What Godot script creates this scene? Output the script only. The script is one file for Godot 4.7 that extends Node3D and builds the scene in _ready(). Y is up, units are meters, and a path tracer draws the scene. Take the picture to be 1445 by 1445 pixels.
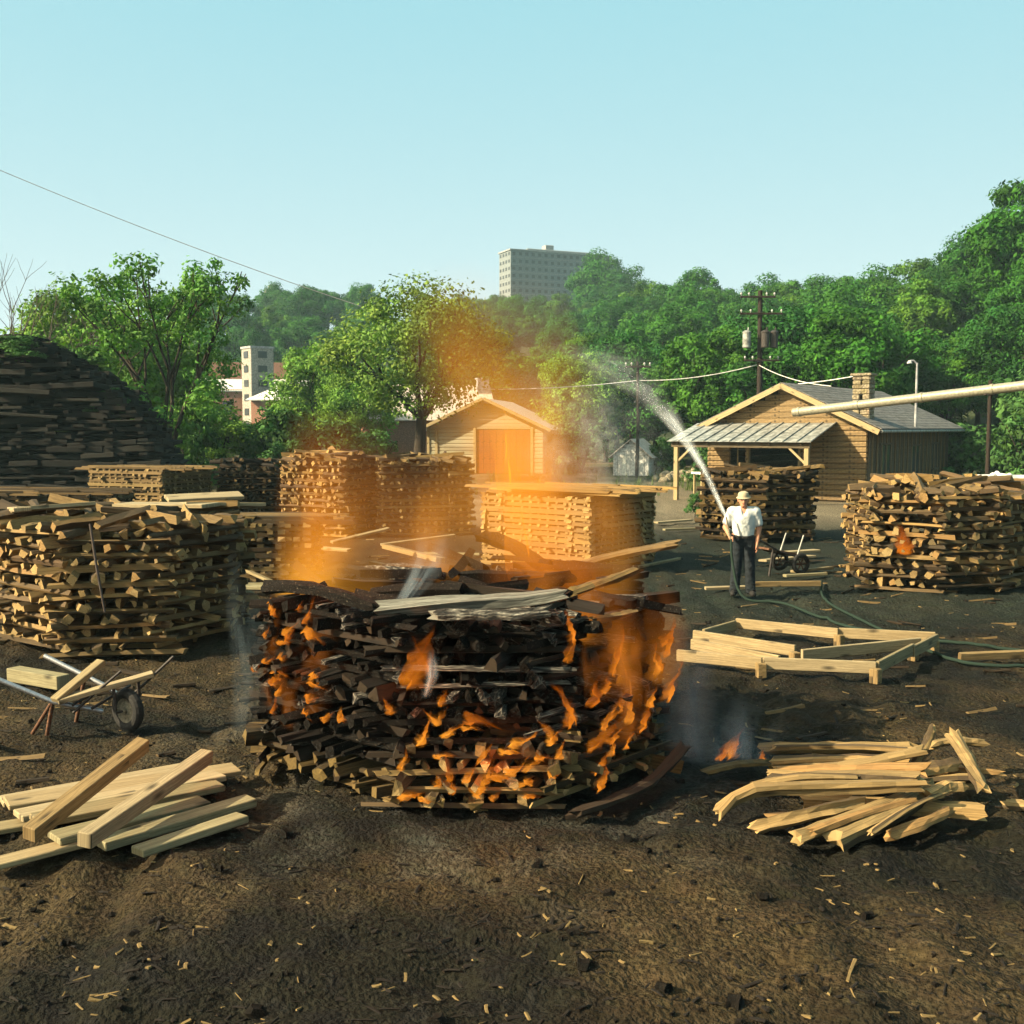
extends Node3D

# ---------------------------------------------------------------- mesh builder
class MB:
	var v := PackedVector3Array()
	var n := PackedVector3Array()
	var c := PackedColorArray()
	var u := PackedVector2Array()
	var col := Color(1, 1, 1, 1)
	var k := 1.0
	func tri(a: Vector3, b: Vector3, d: Vector3, ua := Vector2(), ub := Vector2(), ud := Vector2()):
		var nn = (d - a).cross(b - a)
		if nn.length_squared() < 1e-16:
			return
		nn = nn.normalized()
		v.append(a); v.append(b); v.append(d)
		n.append(nn); n.append(nn); n.append(nn)
		c.append(col); c.append(col); c.append(col)
		u.append(ua); u.append(ub); u.append(ud)
	func quad(a, b, d, e, ua := Vector2(0, 0), ub := Vector2(1, 0), ud := Vector2(1, 1), ue := Vector2(0, 1)):
		tri(a, b, d, ua, ub, ud)
		tri(a, d, e, ua, ud, ue)
	func vert(p, nn, cc, uv):
		v.append(p); n.append(nn); c.append(cc); u.append(uv)
	# a chamfered box, length along x; uv follows the grain along x in metres
	func box(t: Transform3D, s: Vector3, b := 0.006):
		b = minf(b, 0.45 * minf(s.x, minf(s.y, s.z)))
		var h := s * 0.5
		var ax := [Vector3.RIGHT, Vector3.UP, Vector3.BACK]
		for a in 3:
			for sg in [-1.0, 1.0]:
				var i1 := (a + 1) % 3
				var i2 := (a + 2) % 3
				var q := []
				for m in [[-1, -1], [1, -1], [1, 1], [-1, 1]]:
					var p := Vector3.ZERO
					p[a] = sg * h[a]
					p[i1] = m[0] * (h[i1] - b)
					p[i2] = m[1] * (h[i2] - b)
					q.append(p)
				_face(t, q, ax[a] * sg, b)
		if b <= 0.0:
			return
		for a in 3:
			var i1 := (a + 1) % 3
			var i2 := (a + 2) % 3
			for s1 in [-1.0, 1.0]:
				for s2 in [-1.0, 1.0]:
					var p := [Vector3(), Vector3(), Vector3(), Vector3()]
					for j in 4:
						var e: float = -1.0 if j in [0, 3] else 1.0
						var w := Vector3.ZERO
						w[a] = e * (h[a] - b)
						w[i1] = s1 * (h[i1] - (0.0 if j < 2 else b))
						w[i2] = s2 * (h[i2] - (b if j < 2 else 0.0))
						p[j] = w
					var nd := Vector3.ZERO
					nd[i1] = s1
					nd[i2] = s2
					_face(t, p, nd, b)
	func _face(t: Transform3D, q: Array, nd: Vector3, _b: float):
		var fl: bool = (q[2] - q[0]).cross(q[1] - q[0]).dot(nd) < 0.0
		if fl:
			q = [q[0], q[3], q[2], q[1]]
		var uv := []
		for p in q:
			uv.append(Vector2(p.x * k, (p.y + p.z) * k) if absf(nd.x) < 0.9 else Vector2(p.y * 0.2, p.z * k))
		quad(t * q[0], t * q[1], t * q[2], t * q[3], uv[0], uv[1], uv[2], uv[3])
	# a smooth tube through points with radii
	func tube(p: Array, r: Array, sides := 8, caps := true):
		var rings := []
		var norm := []
		var up := Vector3(0.31, 0.9, 0.27).normalized()
		for i in p.size():
			var d: Vector3 = (p[mini(i + 1, p.size() - 1)] - p[maxi(i - 1, 0)]).normalized()
			var a := d.cross(up)
			if a.length() < 0.1:
				a = d.cross(Vector3.RIGHT)
			a = a.normalized()
			var bb := d.cross(a).normalized()
			up = bb if bb.dot(up) > 0 else -bb
			a = d.cross(up).normalized()
			var ring := []
			var rn := []
			for j in sides + 1:
				var th := TAU * j / sides
				var o := a * cos(th) + up * sin(th)
				ring.append(p[i] + o * r[i])
				rn.append(o)
			rings.append(ring)
			norm.append(rn)
		var l := 0.0
		for i in p.size() - 1:
			var l2: float = l + p[i].distance_to(p[i + 1])
			for j in sides:
				var A = rings[i][j]; var B = rings[i][j + 1]; var D = rings[i + 1][j + 1]; var E = rings[i + 1][j]
				var idx := [[i, j], [i, j + 1], [i + 1, j + 1], [i + 1, j]]
				var q := [A, B, D, E]
				var ord := [0, 1, 2, 0, 2, 3]
				if (D - A).cross(B - A).dot(norm[i][j]) < 0.0:
					ord = [0, 2, 1, 0, 3, 2]
				for o in ord:
					var ij = idx[o]
					vert(q[o], norm[ij[0]][ij[1]], col, Vector2((l if ij[0] == i else l2) * k, float(ij[1]) / sides))
			l = l2
		if caps:
			for e in [0, p.size() - 1]:
				var out: Vector3 = (p[0] - p[1]) if e == 0 else (p[-1] - p[-2])
				for j in sides:
					var A: Vector3 = p[e]; var B = rings[e][j]; var D = rings[e][j + 1]
					if (D - A).cross(B - A).dot(out) < 0:
						tri(A, D, B)
					else:
						tri(A, B, D)
	func lathe(t: Transform3D, prof: Array, sides := 16):
		for i in prof.size() - 1:
			for j in sides:
				var q := []
				for m in [[i, j], [i, j + 1], [i + 1, j + 1], [i + 1, j]]:
					var th = TAU * m[1] / sides
					var pr: Vector2 = prof[m[0]]
					q.append(t * Vector3(pr.x * cos(th), pr.y, pr.x * sin(th)))
				quad(q[0], q[1], q[2], q[3])
	func baked(m: Array, t: Transform3D, tint := Color.WHITE):
		var mv: PackedVector3Array = m[0]
		var mc: PackedColorArray = m[1]
		var mu: PackedVector2Array = m[2]
		for i in range(0, mv.size(), 3):
			col = mc[i] * tint
			tri(t * mv[i], t * mv[i + 1], t * mv[i + 2], mu[i], mu[i + 1], mu[i + 2])
		col = Color.WHITE
	func mesh() -> ArrayMesh:
		var a := []
		a.resize(Mesh.ARRAY_MAX)
		a[Mesh.ARRAY_VERTEX] = v
		a[Mesh.ARRAY_NORMAL] = n
		a[Mesh.ARRAY_COLOR] = c
		a[Mesh.ARRAY_TEX_UV] = u
		var m := ArrayMesh.new()
		m.add_surface_from_arrays(Mesh.PRIMITIVE_TRIANGLES, a)
		return m

# ---------------------------------------------------------------- implicit bodies (surface nets)
class Field:
	var o: Vector3
	var nx: int; var ny: int; var nz: int
	var h: float
	var d := PackedFloat32Array()
	func _init(lo: Vector3, hi: Vector3, cell: float):
		o = lo; h = cell
		nx = int((hi.x - lo.x) / cell) + 2; ny = int((hi.y - lo.y) / cell) + 2; nz = int((hi.z - lo.z) / cell) + 2
		d.resize(nx * ny * nz)
		d.fill(0.2)
	func cap(a: Vector3, b: Vector3, ra: float, rb: float, kk := 0.03, sq := Vector3.ONE, cut := false):
		var R := maxf(ra, rb) * 1.3 / minf(sq.x, minf(sq.y, sq.z)) + kk + 2 * h
		var lo := (a.min(b) - Vector3.ONE * R - o) / h
		var hi := (a.max(b) + Vector3.ONE * R - o) / h
		var ab := (b - a) * sq
		var l2 := maxf(ab.length_squared(), 1e-9)
		for z in range(maxi(0, int(lo.z)), mini(nz, int(hi.z) + 1)):
			for y in range(maxi(0, int(lo.y)), mini(ny, int(hi.y) + 1)):
				for x in range(maxi(0, int(lo.x)), mini(nx, int(hi.x) + 1)):
					var p := (o + Vector3(x, y, z) * h - a) * sq
					var t := clampf(p.dot(ab) / l2, 0, 1)
					var e := p.distance_to(ab * t) - lerpf(ra, rb, t)
					var i := x + nx * (y + ny * z)
					if cut:
						d[i] = maxf(d[i], -e)
						continue
					var w := maxf(kk - absf(e - d[i]), 0.0) / maxf(kk, 1e-5)
					d[i] = minf(e, d[i]) - w * w * kk * 0.25
	func above(y0: float, y1: float):
		for z in nz:
			for y in ny:
				var Y := o.y + y * h
				for x in nx:
					var i := x + nx * (y + ny * z)
					d[i] = maxf(d[i], maxf(y0 - Y, Y - y1))
	func into(mb: MB, color: Callable):
		var id := {}
		var pv := PackedVector3Array()
		var st := [1, nx, nx * ny]
		for z in nz - 1:
			for y in ny - 1:
				for x in nx - 1:
					var i0 := x + nx * (y + ny * z)
					var neg := 0
					var q := []
					for m in 8:
						var e := d[i0 + (m & 1) + nx * ((m >> 1) & 1) + nx * ny * (m >> 2)]
						q.append(e)
						if e < 0: neg += 1
					if neg == 0 or neg == 8:
						continue
					var s := Vector3.ZERO
					var cnt := 0
					for m in 8:
						for ax in 3:
							var m2 := m | (1 << ax)
							if m2 == m or (q[m] < 0) == (q[m2] < 0):
								continue
							var t: float = q[m] / (q[m] - q[m2])
							var pa := Vector3(m & 1, (m >> 1) & 1, m >> 2)
							var pb := Vector3(m2 & 1, (m2 >> 1) & 1, m2 >> 2)
							s += pa.lerp(pb, t)
							cnt += 1
					id[i0] = pv.size()
					pv.append(o + (Vector3(x, y, z) + s / cnt) * h)
		var nn := PackedVector3Array()
		nn.resize(pv.size())
		var faces := []
		for i0 in id:
			var x: int = i0 % nx
			var y: int = (i0 / nx) % ny
			var z: int = i0 / (nx * ny)
			for ax in 3:
				var a1 := (ax + 1) % 3
				var a2 := (ax + 2) % 3
				var co := [x, y, z]
				if co[a1] == 0 or co[a2] == 0:
					continue
				var s0 := d[i0] < 0
				var s1 := d[i0 + st[ax]] < 0
				if s0 == s1:
					continue
				var ids := [i0, i0 - st[a1], i0 - st[a1] - st[a2], i0 - st[a2]]
				var okay := true
				for w in ids:
					okay = okay and id.has(w)
				if not okay:
					continue
				var f := [id[ids[0]], id[ids[1]], id[ids[2]], id[ids[3]]]
				if not s0:
					f.reverse()
				# want clockwise seen from outside
				f.reverse()
				faces.append(f)
				var fn := (pv[f[2]] - pv[f[0]]).cross(pv[f[1]] - pv[f[0]]) + (pv[f[3]] - pv[f[0]]).cross(pv[f[2]] - pv[f[0]])
				for w in f:
					nn[w] += fn
		for f in faces:
			for w in [f[0], f[1], f[2], f[0], f[2], f[3]]:
				mb.vert(pv[w], nn[w].normalized(), color.call(pv[w]), Vector2(pv[w].x, pv[w].y))

# ---------------------------------------------------------------- naming
var used = {}
var rng := RandomNumberGenerator.new()
var M = {}

func numbered(called: String) -> String:
	var i: int = used.get(called, 0)
	used[called] = i + 1
	return called if i == 0 else "%s_%03d" % [called, i]

func thing(called, label, category, at := Vector3.ZERO, turn := 0.0, group := "") -> Node3D:
	var o = Node3D.new()
	o.name = numbered(called)
	add_child(o)
	o.position = at
	o.rotation.y = turn
	tag(o, label, category, group)
	return o

func tag(o, label, category, group := ""):
	o.set_meta("label", label)
	o.set_meta("category", category)
	if group:
		o.set_meta("group", group)
	return o

func put(called: String, m: Mesh, material: Material, parent: Node = null) -> MeshInstance3D:
	var o = MeshInstance3D.new()
	o.mesh = m
	o.material_override = material
	if parent == null:
		o.name = numbered(called)
		add_child(o)
	else:
		var key := "%d/%s" % [parent.get_instance_id(), called]
		var i: int = used.get(key, 0)
		used[key] = i + 1
		o.name = called if i == 0 else "%s_%03d" % [called, i]
		parent.add_child(o)
	return o

func stuff(o):
	o.set_meta("kind", "stuff")
	return o

func structure(o):
	o.set_meta("kind", "structure")
	return o

func dup(o: Node3D, at: Vector3, turn: float, label: String, group := "") -> Node3D:
	var r: Node3D = o.duplicate()
	r.name = numbered(String(o.name).rstrip("0123456789").trim_suffix("_"))
	add_child(r)
	r.position = at
	r.rotation.y = turn
	tag(r, label, o.get_meta("category"), group)
	return r

func rr(a: float, b: float) -> float:
	return rng.randf_range(a, b)

func along(a: Vector3, b: Vector3, roll := 0.0) -> Transform3D:
	var x = (b - a).normalized()
	var y := Vector3.UP
	if absf(x.y) > 0.95:
		y = Vector3.RIGHT
	var z = x.cross(y).normalized()
	y = z.cross(x)
	var t := Transform3D(Basis(x, y, z), (a + b) * 0.5)
	t.basis = t.basis.rotated(x, roll)
	return t

# ---------------------------------------------------------------- materials
func noise(freq: float, s: int, oct := 4) -> FastNoiseLite:
	var f = FastNoiseLite.new()
	f.noise_type = FastNoiseLite.TYPE_SIMPLEX_SMOOTH
	f.frequency = freq
	f.seed = s
	f.fractal_octaves = oct
	return f

func grain_image(s: int, contrast: float, knots: int) -> ImageTexture:
	var w := 256; var h := 128
	var im := Image.create(w, h, false, Image.FORMAT_RGB8)
	var f := noise(1.0, s, 3)
	var kn = []
	var r := RandomNumberGenerator.new()
	r.seed = s
	for i in knots:
		kn.append(Vector3(r.randf() * w, r.randf() * h, r.randf_range(3, 6)))
	for y in h:
		for x in w:
			var yy = y + 3.0 * f.get_noise_2d(x * 0.012, y * 0.02 + 90)
			var g := 0.5 + 0.5 * f.get_noise_2d(x * 0.006, yy * 0.22)
			g = 0.6 * g + 0.4 * (0.5 + 0.5 * f.get_noise_2d(x * 0.03 + 40, yy * 0.7))
			var b := 1.0 - contrast * (1.0 - g)
			for q in kn:
				var dd := Vector2((x - q.x) * 0.6, y - q.y).length()
				if dd < q.z * 2:
					b *= lerpf(0.45, 1.0, clampf(dd / (q.z * 2), 0, 1))
			im.set_pixel(x, y, Color(b, b * (0.97 + 0.03 * g), b * (0.92 + 0.08 * g)))
	return ImageTexture.create_from_image(im)

func noise_tex(freq: float, s: int, lo: Color, hi: Color, size := 512, oct := 5) -> NoiseTexture2D:
	var t = NoiseTexture2D.new()
	t.width = size; t.height = size
	t.seamless = true
	t.noise = noise(freq, s, oct)
	var g = Gradient.new()
	g.set_color(0, lo)
	g.set_color(1, hi)
	t.color_ramp = g
	return t

func bump_tex(freq: float, s: int, strength: float, size := 512, oct := 5) -> NoiseTexture2D:
	var t = NoiseTexture2D.new()
	t.width = size; t.height = size
	t.seamless = true
	t.noise = noise(freq, s, oct)
	t.as_normal_map = true
	t.bump_strength = strength
	return t

func mat(lin: Color, rough := 0.8, tex: Texture2D = null, tri_scale := 0.0, nrm: Texture2D = null, ns := 1.0, world := false) -> StandardMaterial3D:
	var m = StandardMaterial3D.new()
	m.albedo_color = lin.linear_to_srgb()
	m.roughness = rough
	m.vertex_color_use_as_albedo = true
	m.metallic_specular = 0.35
	if tex:
		m.albedo_texture = tex
	if nrm:
		m.normal_enabled = true
		m.normal_texture = nrm
		m.normal_scale = ns
	if tri_scale > 0.0:
		m.uv1_triplanar = true
		m.uv1_world_triplanar = world
		m.uv1_scale = Vector3.ONE * tri_scale
	return m

func glow_mat() -> StandardMaterial3D:
	var m = StandardMaterial3D.new()
	m.shading_mode = BaseMaterial3D.SHADING_MODE_UNSHADED
	m.transparency = BaseMaterial3D.TRANSPARENCY_ALPHA
	m.vertex_color_use_as_albedo = true
	m.cull_mode = BaseMaterial3D.CULL_DISABLED
	return m

func make_materials():
	var g1 = grain_image(3, 0.55, 3)
	var g2 = grain_image(8, 0.75, 6)
	var g3 = grain_image(14, 0.62, 7)
	var fine = noise_tex(0.03, 5, Color(0.62, 0.62, 0.62), Color(1, 1, 1))
	var blot = noise_tex(0.012, 9, Color(0.45, 0.45, 0.45), Color(1, 1, 1))
	var nb = bump_tex(0.05, 4, 6.0)
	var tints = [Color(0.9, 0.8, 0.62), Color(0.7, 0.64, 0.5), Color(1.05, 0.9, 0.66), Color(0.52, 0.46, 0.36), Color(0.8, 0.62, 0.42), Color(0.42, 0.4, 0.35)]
	M.wood = []
	for t in tints:
		M.wood.append(mat(t, 0.85, g1))
	M.pine = []
	for t in [Color(0.4, 0.31, 0.17), Color(0.35, 0.28, 0.15), Color(0.43, 0.35, 0.21), Color(0.36, 0.25, 0.11), Color(0.32, 0.29, 0.17)]:
		M.pine.append(mat(t, 0.8, [g1, g3][M.pine.size() % 2]))
	M.grey = []
	for t in [Color(0.17, 0.15, 0.12), Color(0.24, 0.21, 0.16), Color(0.11, 0.095, 0.075)]:
		M.grey.append(mat(t, 0.9, g2))
	# charcoal, with ash where it burned to grey
	var ash = NoiseTexture2D.new()
	ash.width = 256; ash.height = 256; ash.seamless = true
	ash.noise = noise(0.035, 77, 5)
	var gr = Gradient.new()
	gr.offsets = PackedFloat32Array([0.0, 0.35, 0.55, 0.8, 1.0])
	gr.colors = PackedColorArray([Color(0.09, 0.085, 0.08), Color(0.13, 0.12, 0.11), Color(0.26, 0.25, 0.23), Color(0.45, 0.44, 0.41), Color(0.58, 0.57, 0.53)])
	ash.color_ramp = gr
	M.ashlog = mat(Color(0.36, 0.37, 0.33), 0.95, grain_image(19, 0.95, 0))
	M.ashlog.vertex_color_use_as_albedo = false
	M.ash = mat(Color(0.85, 0.83, 0.8), 0.9, ash, 0.0, nb, 1.2)
	M.ash.vertex_color_use_as_albedo = false
	M.ash.uv1_scale = Vector3(0.9, 1.1, 1)
	var cr = NoiseTexture2D.new()
	cr.width = 256; cr.height = 256; cr.seamless = true
	cr.noise = noise(0.05, 21, 4)
	var gr2 = Gradient.new()
	gr2.offsets = PackedFloat32Array([0.0, 0.6, 0.85, 1.0])
	gr2.colors = PackedColorArray([Color(0.045, 0.042, 0.04), Color(0.08, 0.075, 0.07), Color(0.16, 0.15, 0.14), Color(0.5, 0.48, 0.43)])
	cr.color_ramp = gr2
	M.char = mat(Color(0.9, 0.86, 0.8), 0.75, cr, 0.0, nb, 1.5)
	M.char.vertex_color_use_as_albedo = false
	M.char.metallic_specular = 0.15
	M.char.uv1_scale = Vector3(3, 1, 1)
	M.scorch = [mat(Color(0.26, 0.21, 0.14), 0.9, g2), mat(Color(0.5, 0.44, 0.27), 0.9, g2), mat(Color(0.09, 0.07, 0.055), 0.9, g2)]
	M.dirt = mat(Color(1, 1, 1), 0.95, noise_tex(0.02, 31, Color(0.42, 0.4, 0.36), Color(1, 0.99, 0.95), 1024, 7), 0.7, bump_tex(0.03, 12, 14.0, 1024, 7), 1.4, true)
	M.dirt.metallic_specular = 0.2
	M.hill = mat(Color(1, 1, 1), 0.95, noise_tex(0.02, 33, Color(0.4, 0.42, 0.38), Color(1, 1, 1), 512, 6), 0.12, null, 1.0, true)
	M.bark = mat(Color(0.075, 0.058, 0.042), 0.95, g2, 0.0, nb, 1.0)
	M.deadbark = mat(Color(0.16, 0.13, 0.12), 0.95, g2)
	M.leaf = mat(Color(1, 1, 1), 0.75)
	M.leaf.backlight_enabled = true
	M.leaf.backlight = Color(0.6, 0.7, 0.3)
	M.leaf.cull_mode = BaseMaterial3D.CULL_DISABLED
	M.leaf.metallic_specular = 0.25
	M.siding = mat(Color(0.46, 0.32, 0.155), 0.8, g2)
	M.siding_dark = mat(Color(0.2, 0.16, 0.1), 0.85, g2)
	M.trim = mat(Color(0.5, 0.4, 0.22), 0.8, g1)
	M.shingle = mat(Color(0.21, 0.2, 0.19), 0.9, blot, 0.6)
	M.tin = mat(Color(0.42, 0.43, 0.4), 0.5, blot, 0.5)
	M.tin.metallic = 0.25
	M.stone = mat(Color(0.36, 0.3, 0.2), 0.9, blot, 1.5, nb, 1.0)
	M.pipe = mat(Color(0.33, 0.31, 0.23), 0.5, fine, 0.8)
	M.pipe.metallic = 0.25
	M.creosote = mat(Color(0.05, 0.035, 0.028), 0.9, g2)
	M.iron = mat(Color(0.06, 0.05, 0.045), 0.6, blot, 3.0)
	M.steel = mat(Color(0.5, 0.5, 0.52), 0.35, fine, 3.0)
	M.steel.metallic = 0.7
	M.rust = mat(Color(0.16, 0.075, 0.04), 0.85, blot, 4.0)
	M.wareh = mat(Color(0.2, 0.23, 0.245), 0.9, fine, 0.15)
	M.stack = [mat(Color(0.022, 0.022, 0.017), 0.95, g2), mat(Color(0.013, 0.0125, 0.01), 0.95, g2)]
	M.rubber = mat(Color(0.025, 0.024, 0.023), 0.8, blot, 6.0)
	M.hub = mat(Color(0.28, 0.24, 0.17), 0.7, blot, 6.0)
	M.white = mat(Color(0.7, 0.7, 0.66), 0.8, fine, 0.4)
	M.palegrey = mat(Color(0.5, 0.51, 0.5), 0.85, fine, 0.3)
	M.pinkroof = mat(Color(0.6, 0.5, 0.43), 0.85, fine, 0.25)
	M.brick = mat(Color(0.3, 0.15, 0.1), 0.9, fine, 0.5)
	M.conc = mat(Color(0.33, 0.34, 0.35), 0.9, fine, 0.15)
	M.towerlight = mat(Color(0.34, 0.32, 0.28), 0.9, fine, 0.2)
	M.door = mat(Color(0.42, 0.11, 0.04), 0.8, g2)
	M.glass = mat(Color(0.035, 0.04, 0.045), 0.15)
	M.dark = mat(Color(0.02, 0.018, 0.016), 0.9)
	M.cloth = mat(Color(0.46, 0.48, 0.46), 0.9, noise_tex(0.02, 50, Color(0.86, 0.86, 0.86), Color(1, 1, 1), 128), 3.0, bump_tex(0.02, 61, 8.0, 128, 2), 0.5)
	M.trousers = mat(Color(0.016, 0.023, 0.03), 0.9, blot, 3.0, bump_tex(0.02, 62, 8.0, 128, 2), 0.5)
	M.skin = mat(Color(1, 1, 1), 0.6)
	M.straw = mat(Color(0.44, 0.38, 0.25), 0.85, fine, 12.0)
	M.hose = mat(Color(0.015, 0.025, 0.02), 0.95)
	M.hose.metallic_specular = 0.1
	M.glow = glow_mat()
	M.smoke = StandardMaterial3D.new()
	M.smoke.albedo_color = Color(1, 1, 1)
	M.smoke.transparency = BaseMaterial3D.TRANSPARENCY_ALPHA
	M.smoke.vertex_color_use_as_albedo = true
	M.smoke.roughness = 1.0
	M.smoke.specular_mode = BaseMaterial3D.SPECULAR_DISABLED
	M.smoke.backlight_enabled = true
	M.smoke.backlight = Color(0.9, 0.9, 0.9)
	M.smoke.cull_mode = BaseMaterial3D.CULL_DISABLED
	M.drop = mat(Color(0.85, 0.88, 0.9), 0.2)
	M.drop.backlight_enabled = true
	M.drop.backlight = Color(0.8, 0.8, 0.8)

# ---------------------------------------------------------------- split logs and ricks
var LOGS = []      # [mesh, [v, c, u]]
var SLATS = []

func log_variant(s: int, kind: int):
	var r := RandomNumberGenerator.new()
	r.seed = s * 131 + 7
	var pts: Array
	var bark: Array
	match kind:
		0:
			pts = [Vector2(-0.5, -0.28), Vector2(-0.2, -0.46), Vector2(0.2, -0.47), Vector2(0.5, -0.26), Vector2(0.02, 0.5)]
			bark = [1, 1, 1, 0, 0]
		1:
			pts = [Vector2(-0.5, -0.22), Vector2(0.5, -0.2), Vector2(0.4, 0.16), Vector2(0.0, 0.34), Vector2(-0.4, 0.14)]
			bark = [0, 1, 1, 1, 1]
		2:
			pts = [Vector2(-0.42, -0.36), Vector2(0.44, -0.3), Vector2(0.34, 0.38), Vector2(-0.36, 0.32)]
			bark = [1, 0, 0, 0]
		3:
			pts = [Vector2(-0.3, -0.5), Vector2(0.3, -0.5), Vector2(0.55, -0.02), Vector2(0.26, 0.46), Vector2(-0.3, 0.48), Vector2(-0.55, 0.0)]
			bark = [1, 1, 1, 1, 1, 1]
		_:
			pts = [Vector2(-0.5, -0.5), Vector2(0.5, -0.5), Vector2(0.5, 0.5), Vector2(-0.5, 0.5)]
			bark = [0, 0, 0, 0]
	var n = pts.size()
	for i in n:
		pts[i] += Vector2(r.randf_range(-0.08, 0.08), r.randf_range(-0.08, 0.08)) * (1.0 if kind < 4 else 0.3)
	if r.randf() < 0.5:
		for i in n:
			pts[i] = pts[i].rotated(r.randf_range(0.0, TAU) if i < 0 else 0.0)
	var bow := Vector2(r.randf_range(-0.4, 0.4), r.randf_range(-0.4, 0.4)) * (1.0 if kind < 4 else 0.15)
	var rings = []
	var segs := 3 if kind < 4 else 1
	for k in segs + 1:
		var x := -0.5 + float(k) / segs
		var b = bow * (0.25 - x * x) * 2.0
		var sc = r.randf_range(0.86, 1.1)
		var ring = []
		for p in pts:
			var q: Vector2 = p * sc + b + (Vector2(r.randf_range(-0.07, 0.07), r.randf_range(-0.07, 0.07)) if kind < 4 else Vector2.ZERO)
			ring.append(Vector3(x + (r.randf_range(-0.02, 0.02) if (k == 0 or k == segs) else 0.0), q.y, q.x))
		rings.append(ring)
	var mb := MB.new()
	var face := Color(0.34, 0.26, 0.135)
	var barkc := Color(0.14, 0.108, 0.07)
	var endc := Color(0.47, 0.37, 0.2)
	for k in segs:
		for i in n:
			var j = (i + 1) % n
			var tone = r.randf_range(0.85, 1.12)
			mb.col = (barkc if bark[i] else face) * tone
			mb.quad(rings[k][i], rings[k][j], rings[k + 1][j], rings[k + 1][i], Vector2(float(k) / segs, float(i) / n), Vector2(float(k) / segs, float(i + 1) / n), Vector2(float(k + 1) / segs, float(i + 1) / n), Vector2(float(k + 1) / segs, float(i) / n))
	mb.col = endc
	for e in [0, segs]:
		var c0 := Vector3.ZERO
		for p in rings[e]:
			c0 += p / n
		for i in n:
			var A = rings[e][i]; var B = rings[e][(i + 1) % n]
			if e == 0:
				mb.tri(c0, B, A, Vector2(0, 0), Vector2(0.02, 0.1), Vector2(0.02, 0))
			else:
				mb.tri(c0, A, B, Vector2(0, 0), Vector2(0.02, 0.1), Vector2(0.02, 0))
	return [mb.mesh(), [mb.v, mb.c, mb.u]]

func make_logs():
	for i in 14:
		LOGS.append(log_variant(i, [0, 0, 2, 1, 0, 2, 0, 3, 2, 0, 1, 2, 0, 2][i]))
	for i in 4:
		SLATS.append(log_variant(50 + i, 4))

# one stick, as a part of its own or baked into bulk
func stick(parent, bulk, a: Vector3, b: Vector3, th: float, material, src: Array, flat := 1.0, called := "stick"):
	var t := along(a, b, rr(0, TAU) if flat == 1.0 else 0.0)
	var l = a.distance_to(b)
	var bs := Basis(t.basis.x * l, t.basis.y * th, t.basis.z * th * flat)
	var tt := Transform3D(bs, t.origin)
	var v = src[rng.randi() % src.size()]
	if bulk != null:
		var w := rr(0.7, 1.15)
		bulk.baked(v[1], tt, Color(w, w * rr(0.94, 1.0), w * rr(0.86, 1.0)))
	else:
		var o = put(called, v[0], material, parent)
		o.transform = tt

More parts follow.
